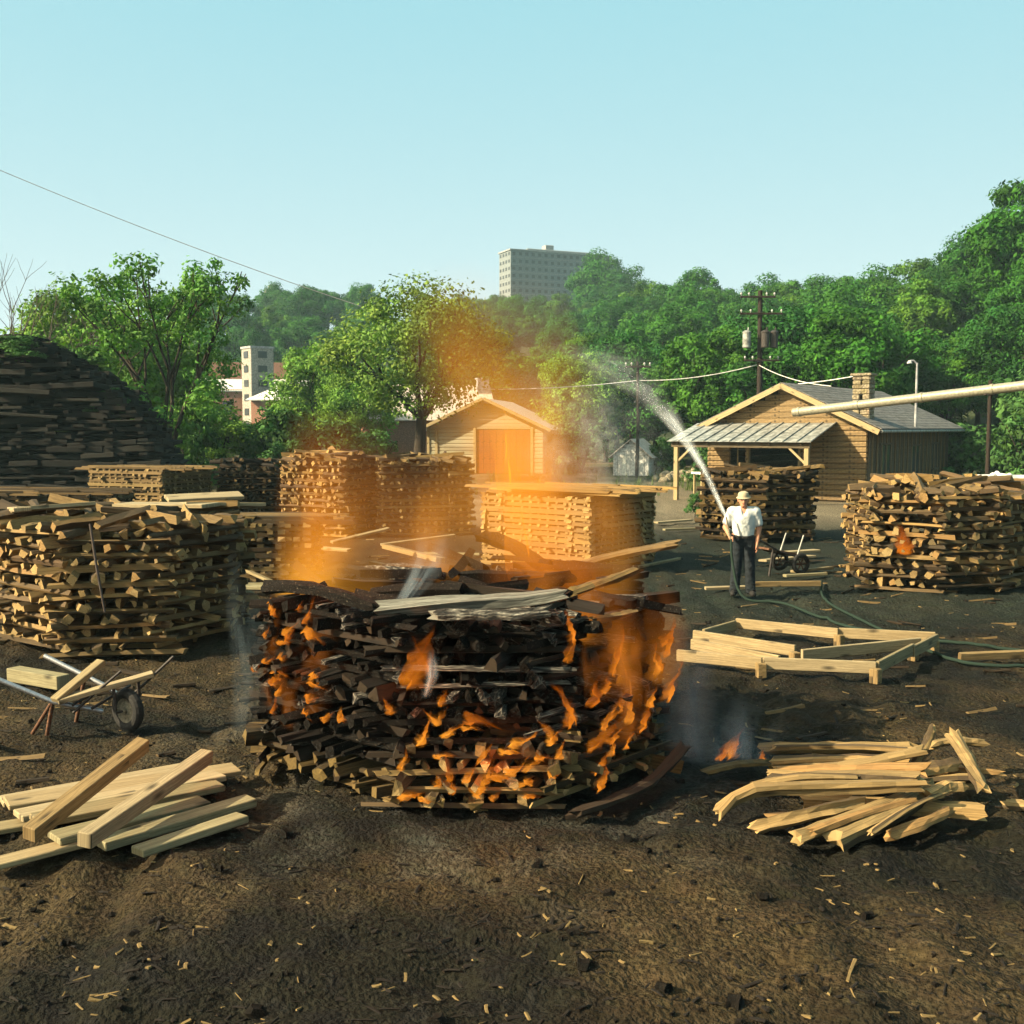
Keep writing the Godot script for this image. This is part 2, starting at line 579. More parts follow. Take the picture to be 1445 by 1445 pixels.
# a polygonal rick: for every side, long sticks laid along it alternate with rows of short sticks whose ends show.
# corners go round; seen[i] says whether the sticks of side i are parts (near, visible) or joined
func rick(th: Node3D, corners: Array, height: float, o: Dictionary):
	var n = corners.size()
	var mid := Vector3.ZERO
	for p in corners:
		mid += p / n
	var tl: float = o.get("long", 0.065)
	var ts: float = o.get("short", 0.1)
	var reach: float = o.get("reach", 0.55)
	var step: float = o.get("step", 0.15)
	var src: Array = o.get("src", LOGS)
	var pick: Callable = o.pick
	var seen: Array = o.get("seen", [])
	var flat: float = o.get("flat", 1.0)
	var wild: float = o.get("wild", 1.0)
	var lean: float = o.get("lean", 0.0)
	var mats: Array = o.get("bulk_mats", [M.wood[0]])
	var bulks = []
	for m in mats:
		bulks.append(MB.new())
	var period = (tl + ts) * 0.9
	var layers = int(height / period)
	for i in n:
		var A: Vector3 = corners[i]
		var B: Vector3 = corners[(i + 1) % n]
		var side: float = A.distance_to(B)
		var dir = (B - A) / side
		var inw = dir.cross(Vector3.UP)
		if inw.dot(mid - (A + B) * 0.5) < 0:
			inw = -inw
		var part: bool = i < seen.size() and seen[i]
		for k in layers:
			var y: float = k * period + (period * 0.5 if i % 2 == 1 else 0.0)
			var shift: Vector3 = inw * (lean * y + rr(-0.015, 0.03) * wild)
			# long sticks
			for q in (2 if not part else 1 + int(k % 3 == 0)):
				var oh := rr(0.0, 0.12) * wild
				var off: Vector3 = inw * (q * reach * 0.8 + rr(0.0, 0.05)) + shift
				var a = A - dir * oh + off + Vector3.UP * (y + tl * 0.5 + rr(-0.01, 0.012) * wild)
				var b = B + dir * rr(0.0, 0.12) * wild + off + Vector3.UP * (y + tl * 0.5 + rr(-0.01, 0.02) * wild)
				var bk = null if part else bulks[o.bulk_pick.call(y / height, rng.randf()) if o.has("bulk_pick") else rng.randi() % bulks.size()]
				stick(th, bk, a, b, tl * rr(0.85, 1.25), pick.call(y / height, i, rng.randf()), src, flat)
			# the row of ends
			var cnt = int(side / step)
			for q in cnt:
				if rng.randf() < 0.06 * wild:
					continue
				var f = (q + 0.5 + rr(-0.25, 0.25) * wild) / cnt
				var p = A.lerp(B, f) + shift + Vector3.UP * (y + tl * 0.9 + ts * 0.45 + rr(-0.008, 0.012) * wild)
				var yaw := rr(-0.16, 0.16) * wild
				var d2 = (inw.rotated(Vector3.UP, yaw) + Vector3.UP * rr(-0.04, 0.04) * wild)
				var out = -d2 * (rr(-0.05, 0.07) * wild + 0.02)
				if rng.randf() < 0.06 * wild:
					out -= d2 * rr(0.05, 0.15)
				var bk2 = null if part else bulks[o.bulk_pick.call(y / height, rng.randf()) if o.has("bulk_pick") else rng.randi() % bulks.size()]
				stick(th, bk2, p + out, p + d2 * reach * rr(0.85, 1.1), ts * rr(0.75 - 0.12 * wild, 1.1 + 0.14 * wild), pick.call(y / height, i, rng.randf()), src, flat)
	# the top: sticks thrown across
	var tops: int = o.get("tops", 20)
	for k in tops:
		var q := rr(0.25, 0.95)
		var i = rng.randi() % n
		var e: Vector3 = corners[i].lerp(corners[(i + 1) % n], rng.randf())
		var c: Vector3 = mid.lerp(e, q) + mid.direction_to(e) * -lean * height
		var an := rr(0, TAU)
		var l: float = rr(0.4, 0.62) * o.get("toplen", 1.0)
		var d := Vector3(cos(an), rr(-0.08, 0.12) * wild, sin(an)) * l
		if o.has("topdir"):
			d = (o.topdir as Vector3).rotated(Vector3.UP, rr(-0.12, 0.12)) * l
		c.y += height + rr(-0.05, 0.08) * wild
		stick(th, bulks[o.bulk_pick.call(1.1, rng.randf()) if o.has("bulk_pick") else rng.randi() % bulks.size()], c - d, c + d, ts * rr(0.8, 1.2), pick.call(1.1, 0, rng.randf()), src, flat)
	for j in bulks.size():
		if bulks[j].v.size():
			stuff(put("stacked_sticks", bulks[j].mesh(), mats[j], th))

func square(c: Vector3, w: float, d: float, yaw: float) -> Array:
	var r = []
	for s in [Vector2(-1, 1), Vector2(1, 1), Vector2(1, -1), Vector2(-1, -1)]:
		r.append(c + Vector3(s.x * w * 0.5, 0, s.y * d * 0.5).rotated(Vector3.UP, yaw))
	return r

# ---------------------------------------------------------------- trees
func branch(mb: MB, p: Vector3, d: Vector3, l: float, r: float, depth: int, ends: Array, spread: float, R: RandomNumberGenerator, kids := 3):
	var pts = [p]
	var rad = [r]
	var q = p
	var dd = d
	var n := 4
	for i in n:
		dd = (dd + Vector3(R.randf_range(-1, 1), R.randf_range(-0.4, 0.7), R.randf_range(-1, 1)) * 0.16).normalized()
		q += dd * l / n
		pts.append(q)
		rad.append(lerpf(r, r * 0.55, (i + 1.0) / n))
	mb.tube(pts, rad, 7 if depth > 1 else 5, depth == 0)
	ends.append([pts[n - 1], l, depth])
	ends.append([q, l, depth])
	if depth <= 0:
		return
	for i in kids:
		var a = TAU * (i + R.randf()) / kids
		var side = dd.cross(Vector3.UP if absf(dd.y) < 0.9 else Vector3.RIGHT).normalized().rotated(dd, a)
		var nd = (dd + side * spread * R.randf_range(0.6, 1.3) + Vector3.UP * 0.12).normalized()
		branch(mb, pts[n - 1].lerp(q, R.randf() if i else 1.0), nd, l * R.randf_range(0.62, 0.85), r * 0.52, depth - 1, ends, spread, R, kids)

func leaves(mb: MB, c: Vector3, rad: Vector3, count: int, size: float, base: Color, R: RandomNumberGenerator, shell := 0.55):
	var tone = R.randf_range(0.6, 1.6)
	var hue = R.randf_range(-0.12, 0.12)
	for i in count:
		var d := Vector3(R.randfn(), R.randfn(), R.randfn()).normalized()
		var rho = lerpf(shell, 1.0, R.randf()) * (1.0 + 0.25 * R.randfn() * 0.5)
		var p = c + d * rad * rho
		var nn = (d + Vector3(R.randf_range(-1, 1), R.randf_range(-0.2, 1.2), R.randf_range(-1, 1)) * 0.7).normalized()
		var t = nn.cross(Vector3(R.randfn(), R.randfn(), R.randfn())).normalized()
		var b = nn.cross(t)
		var s = size * R.randf_range(0.6, 1.35)
		var v = tone * R.randf_range(0.8, 1.2)
		mb.col = Color(base.r * v * (1.0 + hue), base.g * v, base.b * v * (1.0 - hue))
		var A = p - t * s; var C = p + t * s
		var B = p + b * s * 0.55 - nn * s * 0.18; var D = p - b * s * 0.55 - nn * s * 0.18
		mb.tri(A, B, C)
		mb.tri(A, C, D)

# crown: {h, w, base(0..1 of h), clumps, per, leaf, color, open}
func tree(called: String, s: int, o: Dictionary) -> Node3D:
	var R := RandomNumberGenerator.new()
	R.seed = s
	var h: float = o.h
	var w: float = o.w
	var th = thing(called, "", o.get("category", "tree"))
	var mb := MB.new()
	mb.k = 0.5
	var ends = []
	var tr: float = o.get("trunk", h * 0.022)
	var bh: float = h * o.get("base", 0.3)
	var lean: Vector3 = o.get("lean", Vector3.ZERO)
	var stems: int = o.get("stems", 1)
	for sidx in stems:
		var p0 := Vector3(R.randf_range(-0.3, 0.3), -0.2, R.randf_range(-0.3, 0.3)) * (1.0 if stems > 1 else 0.0) + Vector3(0, -0.2, 0)
		var top := Vector3(R.randf_range(-0.1, 0.1), 1, R.randf_range(-0.1, 0.1)).normalized() * bh + lean
		var fork = p0 + top
		mb.tube([p0, p0 + top * 0.12, p0 + top * 0.5, fork], [tr * 1.5, tr * 1.12, tr, tr * 0.85], 10)
		var limbs: int = o.get("limbs", 5)
		for i in limbs:
			var a = TAU * (i + R.randf_range(-0.3, 0.3)) / limbs
			var spread: float = o.get("spread", 0.55)
			var d := Vector3(cos(a) * spread * w / h * 2.0, 1.0, sin(a) * spread * w / h * 2.0).normalized()
			branch(mb, fork - top * R.randf_range(0.0, 0.15), d, (h - bh) * R.randf_range(0.42, 0.56), tr * 0.55, o.get("depth", 2), ends, o.get("fan", 0.6), R)
	put("trunk", mb.mesh(), M.deadbark if o.get("dead", false) else M.bark, th)
	if o.get("dead", false):
		return th
	var lf := MB.new()
	var col: Color = o.color
	var cs: float = o.get("clump", 0.11) * w
	for e in ends:
		if e[2] > 1 or R.randf() < o.get("open", 0.1):
			continue
		leaves(lf, e[0] + Vector3(0, cs * 0.15, 0), Vector3(cs, cs * 0.72, cs) * R.randf_range(0.7, 1.3), int(o.per * R.randf_range(0.6, 1.3)), o.leaf, col, R)
	var cc := Vector3(lean.x * 0.5, (h + bh * 0.8) * 0.5, lean.z * 0.5)
	for i in o.get("clumps", 0):
		var d := Vector3(R.randfn(), R.randfn(), R.randfn()).normalized()
		var ry: float = (h - bh * 0.8) * 0.5
		var wide := 1.0 - 0.25 * maxf(d.y, 0.0)
		var f = R.randf_range(0.62, 0.98)
		var p = cc + Vector3(d.x * w * 0.5 * wide, d.y * ry, d.z * w * 0.5 * wide) * f
		leaves(lf, p, Vector3(cs, cs * 0.7, cs) * R.randf_range(0.75, 1.5), int(o.per * R.randf_range(0.7, 1.4)), o.leaf, col, R)
	put("crown", lf.mesh(), M.leaf, th)
	return th

func shrub(called: String, s: int, w: float, h: float, clumps: int, per: int, leaf: float, col: Color) -> Node3D:
	var R := RandomNumberGenerator.new()
	R.seed = s
	var th = thing(called, "", "bush")
	var st := MB.new()
	for i in 5:
		var a = R.randf() * TAU
		st.tube([Vector3(0, -0.1, 0), Vector3(cos(a) * w * 0.12, h * 0.35, sin(a) * w * 0.12), Vector3(cos(a) * w * 0.3, h * 0.75, sin(a) * w * 0.3)], [0.05, 0.035, 0.015], 5)
	put("stem", st.mesh(), M.bark, th)
	var lf := MB.new()
	for i in clumps:
		var a = R.randf() * TAU
		var q = sqrt(R.randf())
		var y = h * R.randf_range(0.08, 0.95)
		var k = sqrt(maxf(0.05, 1.0 - pow(y / h, 2.2)))
		leaves(lf, Vector3(cos(a) * w * 0.5 * q * k, y, sin(a) * w * 0.5 * q * k), Vector3(1, 0.75, 1) * R.randf_range(0.28, 0.6) * minf(w, h) * 0.28, int(per * R.randf_range(0.6, 1.4)), leaf, col, R)
	put("foliage", lf.mesh(), M.leaf, th)
	return th

# ---------------------------------------------------------------- terrain
var gn: FastNoiseLite
var gn2: FastNoiseLite
var gn3: FastNoiseLite

func ground_h(x: float, z: float) -> float:
	var d := -z
	var near = clampf(1.0 - (d - 14.0) / 30.0, 0.15, 1.0)
	var rut = 0.0
	for k in 3:
		var xr = [2.6, 3.75, -2.7][k] + sin(z * 0.28 + k * 0.3) * 0.35 - (z + 12.0) * [0.05, 0.05, -0.12][k]
		rut -= 0.045 * exp(-pow((x - xr) / 0.16, 2.0)) * near
		rut += 0.02 * exp(-pow((absf(x - xr) - 0.26) / 0.1, 2.0)) * near
	return rut + gn.get_noise_2d(x * 2.2, z * 2.2) * 0.07 * near + gn.get_noise_2d(x * 9.0 + 50, z * 9.0) * 0.045 * near + gn2.get_noise_2d(x * 26.0, z * 26.0) * 0.03 * near - 0.03

func hill_h(x: float, z: float) -> float:
	var d = maxf(-z, 1.0)
	var s = x / d
	var a = smoothstep(-0.55, -0.2, s)
	# [distance where it starts, where it is full, height]
	var d0 := 75.0
	var d1 := 300.0
	var hh := 20.0
	if s < 0.03:
		var t = smoothstep(-0.28, 0.03, s)
		d0 = lerpf(110, 85, t); d1 = lerpf(280, 320, t); hh = lerpf(25, 27, t)
	elif s < 0.17:
		var t = smoothstep(0.03, 0.17, s)
		d0 = lerpf(85, 66, t); d1 = lerpf(320, 190, t); hh = lerpf(27, 15, t)
	elif s < 0.34:
		var t = smoothstep(0.17, 0.34, s)
		d0 = lerpf(66, 60, t); d1 = lerpf(190, 130, t); hh = lerpf(14, 9.5, t)
	else:
		var t = smoothstep(0.34, 0.5, s)
		d0 = lerpf(60, 46, t); d1 = lerpf(130, 95, t); hh = lerpf(9.5, 12, t)
	var f = clampf((d - d0) / (d1 - d0), 0.0, 1.0)
	f = f * f * (3.0 - 2.0 * f)
	return -0.6 + f * hh + gn.get_noise_2d(x * 0.3, z * 0.3) * 1.5 * f + (0.0 if a > 0 else 0.0)

func soil(x: float, z: float) -> Color:
	var d := -z
	var n := 0.5 + 0.5 * gn3.get_noise_2d(x * 1.2, z * 1.2)
	var m := 0.5 + 0.5 * gn3.get_noise_2d(x * 5.0 + 30, z * 5.0)
	var ember := Color(0.017, 0.017, 0.0145)
	var brown := Color(0.066, 0.05, 0.029)
	var tan := Color(0.3, 0.26, 0.2)
	var wet := Color(0.03, 0.041, 0.036)
	var c = ember.lerp(brown, clampf((n - 0.5) * 3.2 + 0.35 + (0.25 if x < -1.6 else -0.1), 0, 1))
	c = c.lerp(wet, smoothstep(13.5, 17.0, d) * smoothstep(-4.0, 2.0, x) * 0.8)
	c = c.lerp(tan, smoothstep(26.0, 36.0, d) * clampf(0.6 + n * 0.6, 0, 1))
	c = c.lerp(Color(0.06, 0.085, 0.03), smoothstep(46.0, 60.0, d) * smoothstep(0.35, 0.6, n))
	var q = Vector2(x + 0.35, z + 9.1).length() + gn3.get_noise_2d(x * 4.0, z * 4.0) * 0.7
	c = c.lerp(Color(0.06, 0.063, 0.06), 0.45 * smoothstep(3.3, 2.2, q) * smoothstep(0.35, 0.7, m))
	return c * lerpf(0.7, 1.3, m)

func terrain(called: String, xs: Array, zs: Array, hf: Callable, cf: Callable, material) -> MeshInstance3D:
	var v := PackedVector3Array()
	var c := PackedColorArray()
	var u := PackedVector2Array()
	var idx := PackedInt32Array()
	var nx = xs.size()
	for z in zs:
		for x in xs:
			v.append(Vector3(x, hf.call(x, z), z))
			c.append(cf.call(x, z))
			u.append(Vector2(x, z))
	var nn := PackedVector3Array()
	nn.resize(v.size())
	for j in zs.size() - 1:
		for i in nx - 1:
			var a = j * nx + i
			for q in [[a, a + 1, a + nx + 1], [a, a + nx + 1, a + nx]]:
				var p0 = v[q[0]]; var p1 := v[q[1]]; var p2 := v[q[2]]
				var f = (p2 - p0).cross(p1 - p0)
				if f.y < 0:
					f = -f
					idx.append(q[0]); idx.append(q[2]); idx.append(q[1])
				else:
					idx.append(q[0]); idx.append(q[1]); idx.append(q[2])
				for w in q:
					nn[w] += f
	for i in nn.size():
		nn[i] = nn[i].normalized()
	var arr = []
	arr.resize(Mesh.ARRAY_MAX)
	arr[Mesh.ARRAY_VERTEX] = v
	arr[Mesh.ARRAY_NORMAL] = nn
	arr[Mesh.ARRAY_COLOR] = c
	arr[Mesh.ARRAY_TEX_UV] = u
	arr[Mesh.ARRAY_INDEX] = idx
	var m = ArrayMesh.new()
	m.add_surface_from_arrays(Mesh.PRIMITIVE_TRIANGLES, arr)
	return structure(put(called, m, material))

# ---------------------------------------------------------------- flames, smoke, water
# a soft curved sheet: path of points, half widths, turned by yaw; colour and opacity by callables of (u, t, noise)
func wisp(parent: Node3D, called: String, material, path: Array, half: Array, yaw: float, bend: float, paint: Callable, s: int, nu := 18, nv := 40, fq := Vector2(1.2, 0.7)):
	var f := noise(1.0, s, 3)
	var cv = Curve3D.new()
	for i in path.size():
		var tg: Vector3 = (path[mini(i + 1, path.size() - 1)] - path[maxi(i - 1, 0)]) * 0.18
		cv.add_point(path[i], -tg, tg)
	var L = cv.get_baked_length()
	var side := Vector3(cos(yaw), 0, sin(yaw))
	var dep := Vector3(-sin(yaw), 0, cos(yaw))
	var mb := MB.new()
	var g = []
	var cg = []
	for j in nv + 1:
		var t = float(j) / nv
		var p = cv.sample_baked(t * L)
		var x = t * (half.size() - 1)
		var w: float = lerpf(half[int(x)], half[mini(int(x) + 1, half.size() - 1)], x - int(x))
		var row = []
		var crow = []
		for i in nu + 1:
			var u := -1.0 + 2.0 * i / nu
			var wob = f.get_noise_3d(u * 1.5, t * L * 0.9, 7.0) * 0.22 * w
			row.append(p + side * (u * w + wob) + dep * (bend * (1.0 - u * u) + wob))
			crow.append(paint.call(u, t, f.get_noise_3d(u * w * fq.x, t * L * fq.y - absf(u) * 0.3, 0.0)))
		g.append(row)
		cg.append(crow)
	for j in nv:
		for i in nu:
			var q = [[j, i], [j, i + 1], [j + 1, i + 1], [j, i], [j + 1, i + 1], [j + 1, i]]
			var nn: Vector3 = (g[j + 1][i + 1] - g[j][i]).cross(g[j][i + 1] - g[j][i]).normalized()
			for w in q:
				mb.vert(g[w[0]][w[1]], nn, cg[w[0]][w[1]], Vector2(w[1], w[0]))
	return put(called, mb.mesh(), material, parent)

# a small licking tongue: a bent, ragged sheet of flame, hotter at its root
func tongue(parent: Node3D, root: Vector3, dir: Vector3, l: float, w: float, out: Vector3, hot: float, op: float):
	var mb := MB.new()
	var f := noise(1.0, rng.randi() % 5000, 3)
	var side := dir.cross(out).normalized()
	var sway := rr(-0.5, 0.5)
	var nu := 10
	var nv := 16
	var g := []
	var cg := []
	var hotc := Color(0.27, 0.068, 0.006).lerp(Color(0.52, 0.2, 0.02), hot)
	var cold := Color(0.11, 0.02, 0.003).lerp(Color(0.22, 0.05, 0.005), hot)
	for j in nv + 1:
		var t := float(j) / nv
		var half := w * 1.9 * pow(1.0 - t, 0.7) * (0.55 + 0.9 * t * (1.0 - t) * 2.0)
		for i in nu + 1:
			var u := -1.0 + 2.0 * i / nu
			var wob := f.get_noise_3d(u * 1.3, t * 2.2, 3.0)
			var p := root + dir * l * (t + 0.12 * wob) + side * (l * sway * t * t + u * half + half * 0.7 * wob) + out * (0.035 * (1.0 - u * u) + 0.05 * wob + 0.04 * t)
			var e: float = (1.0 - absf(u)) * 1.3 * smoothstep(0.0, 0.12, t) * (1.15 - t) + 0.5 * f.get_noise_3d(u * 2.4 + 9.0, t * 3.4, 0.0) - 0.16
			var c := hotc.lerp(cold, clampf(t * 1.1 + 0.7 * f.get_noise_3d(u * 2.0, t * 3.0, 20.0), 0, 1))
			c.a = op * 0.85 * smoothstep(0.0, 0.8, e)
			g.append(p)
			cg.append(c)
	for j in nv:
		for i in nu:
			var a := j * (nu + 1) + i
			for q in [a, a + 1, a + nu + 2, a, a + nu + 2, a + nu + 1]:
				mb.vert(g[q], out, cg[q], Vector2.ZERO)
	return put("flame_tongue", mb.mesh(), M.glow, parent)

# ---------------------------------------------------------------- things
func board(called, label, category, a: Vector3, b: Vector3, w: float, h: float, material, group := "", roll := 0.0, parent = null):
	var mb := MB.new()
	mb.k = 1.0
	var l = a.distance_to(b)
	mb.box(Transform3D.IDENTITY, Vector3(l, h, w), 0.006)
	# its own stretch of grain
	var off := Vector2(rng.randf(), rng.randf())
	for i in mb.u.size():
		mb.u[i] = Vector2(mb.u[i].x * 0.6, mb.u[i].y * 2.2) + off
	var o = put(called, mb.mesh(), material, parent)
	o.transform = along(a, b, roll)
	if label:
		tag(o, label, category, group)
	return o

# a long split log, bent through points, as one thing
func split_log(called, label, category, pts: Array, w: float, material, group := "", parent = null, fl := 0.7):
	var mb := MB.new()
	var cv = Curve3D.new()
	for i in pts.size():
		var tg: Vector3 = (pts[mini(i + 1, pts.size() - 1)] - pts[maxi(i - 1, 0)]) * 0.18
		cv.add_point(pts[i], -tg, tg)
	var L = cv.get_baked_length()
	var n := 9
	var sides := 9
	var rings = []
	var tw = rr(-0.9, 0.9)
	var sh = []
	for k in sides:
		sh.append(rr(0.58, 1.2))
	for j in n + 1:
		var t = float(j) / n
		var p = cv.sample_baked(t * L)
		var d = (cv.sample_baked(minf(t + 0.05, 1) * L) - cv.sample_baked(maxf(t - 0.05, 0) * L)).normalized()
		var z = d.cross(Vector3.UP).normalized()
		var y = z.cross(d)
		var ring = []
		var sc = rr(0.88, 1.1) * (1.0 - 0.25 * t * absf(tw))
		for k in sides:
			var a = TAU * k / sides + tw * t
			var jag: float = sh[k] * sc * rr(0.9, 1.08)
			ring.append(p + z * cos(a) * w * 0.5 * jag + y * sin(a) * w * 0.5 * fl * jag + (d * rr(-0.05, 0.05) if j == 0 or j == n else Vector3.ZERO))
		rings.append(ring)
	var bark_from = rng.randi() % sides
	for j in n:
		for k in sides:
			var k2 = (k + 1) % sides
			var q = (k - bark_from + sides) % sides
			mb.col = (Color(0.12, 0.095, 0.065) if q < 2 else Color(0.44, 0.34, 0.19)) * rr(0.8, 1.12)
			mb.quad(rings[j][k], rings[j][k2], rings[j + 1][k2], rings[j + 1][k], Vector2(L * j / n * 0.6, float(k) / sides), Vector2(L * j / n * 0.6, float(k + 1) / sides), Vector2(L * (j + 1) / n * 0.6, float(k + 1) / sides), Vector2(L * (j + 1) / n * 0.6, float(k) / sides))
	mb.col = Color(0.55, 0.43, 0.24)
	for e in [0, n]:
		var c0 := Vector3.ZERO
		for p in rings[e]:
			c0 += p / sides
		for k in sides:
			if e == 0:
				mb.tri(c0, rings[e][(k + 1) % sides], rings[e][k])
			else:
				mb.tri(c0, rings[e][k], rings[e][(k + 1) % sides])
	var o = put(called, mb.mesh(), material, parent)
	if label:
		tag(o, label, category, group)
	return o

func box_part(parent, called, c: Vector3, s: Vector3, material, bev := 0.01, rot := Vector3.ZERO):
	var mb := MB.new()
	mb.box(Transform3D(Basis.from_euler(rot), c), s, bev)
	return put(called, mb.mesh(), material, parent)

func tube_part(parent, called, pts: Array, rad, material, sides := 8):
	var mb := MB.new()
	var rs = []
	for i in pts.size():
		rs.append(rad if not rad is Array else rad[i])
	mb.tube(pts, rs, sides)
	return put(called, mb.mesh(), material, parent)

func wire(label, a: Vector3, b: Vector3, sag: float, r: float, material):
	var pts = []
	for i in 13:
		var t = i / 12.0
		pts.append(a.lerp(b, t) - Vector3.UP * sag * 4.0 * t * (1.0 - t))
	var o = tube_part(null, "overhead_wire", pts, r, material, 5)
	tag(o, label, "wire")

# a wall of boards in its own plane: rectangles [x0, x1, y0, y1], courses of a height
func courses(mb: MB, t: Transform3D, rect: Array, ch: float, depth: float, upright := false):
	var a: float = rect[2] if not upright else rect[0]
	var e: float = rect[3] if not upright else rect[1]
	while a < e - 0.02:
		var c = minf(ch, e - a)
		var w := rr(0.8, 1.2)
		mb.col = Color(w, w * rr(0.95, 1.02), w * rr(0.9, 1.02))
		if upright:
			mb.box(t * Transform3D(Basis.IDENTITY, Vector3(a + c * 0.5, (rect[2] + rect[3]) * 0.5, rr(-0.01, 0.01))), Vector3(c * 0.94, rect[3] - rect[2], depth), 0.012)
		else:
			mb.box(t * Transform3D(Basis.IDENTITY, Vector3((rect[0] + rect[1]) * 0.5, a + c * 0.5, rr(-0.01, 0.01))), Vector3(rect[1] - rect[0], c * 0.95, depth), depth * 0.3)
		a += c
	mb.col = Color.WHITE

func slope(mb: MB, x0: float, y0: float, x1: float, y1: float, z0: float, z1: float, rows: int, thick := 0.03):
	# shingle courses from the eave (x0, y0) to the ridge (x1, y1)
	for k in rows:
		var a := Vector2(x0, y0).lerp(Vector2(x1, y1), (k - 0.15) / rows)
		var b := Vector2(x0, y0).lerp(Vector2(x1, y1), (k + 1.0) / rows)
		var m = (a + b) * 0.5
		var ang = atan2(b.y - a.y, b.x - a.x)
		var pieces := 10
		for j in pieces:
			var za = lerpf(z0, z1, float(j) / pieces)
			var zb = lerpf(z0, z1, (j + 1.0) / pieces)
			var w := rr(0.82, 1.15)
			mb.col = Color(w, w, w * rr(0.96, 1.03))
			mb.box(Transform3D(Basis(Vector3.BACK, ang + (0.03 if x0 < x1 else -0.03) * -1.0), Vector3(m.x, m.y + 0.02, (za + zb) * 0.5)), Vector3(a.distance_to(b), thick, absf(zb - za) - 0.01), 0.004)
	mb.col = Color.WHITE

func slab_roof(parent, called, x0, y0, x1, y1, z0, z1, th, material):
	var a := Vector2(x0, y0); var b := Vector2(x1, y1)
	var ang = atan2(b.y - a.y, b.x - a.x)
	var m = (a + b) * 0.5
	return box_part(parent, called, Vector3(m.x, m.y, (z0 + z1) * 0.5), Vector3(a.distance_to(b), th, absf(z1 - z0)), material, 0.01, Vector3(0, 0, ang))

func gable_mesh(x0: float, x1: float, y0: float, top: float, z: float, th: float) -> MB:
	var mb := MB.new()
	var xm = (x0 + x1) * 0.5
	var n = int((top - y0) / 0.2)
	for k in n:
		var f0 = float(k) / n
		var hw = (x1 - x0) * 0.5 * (1.0 - (f0 + 0.5 / n))
		if hw < 0.06:
			continue
		var w := rr(0.85, 1.15)
		mb.col = Color(w, w, w)
		mb.box(Transform3D(Basis.IDENTITY, Vector3(xm, lerpf(y0, top, f0 + 0.5 / n), z + rr(-0.006, 0.006))), Vector3(hw * 2.0, (top - y0) / n * 0.96, th), 0.015)
	mb.col = Color.WHITE
	return mb

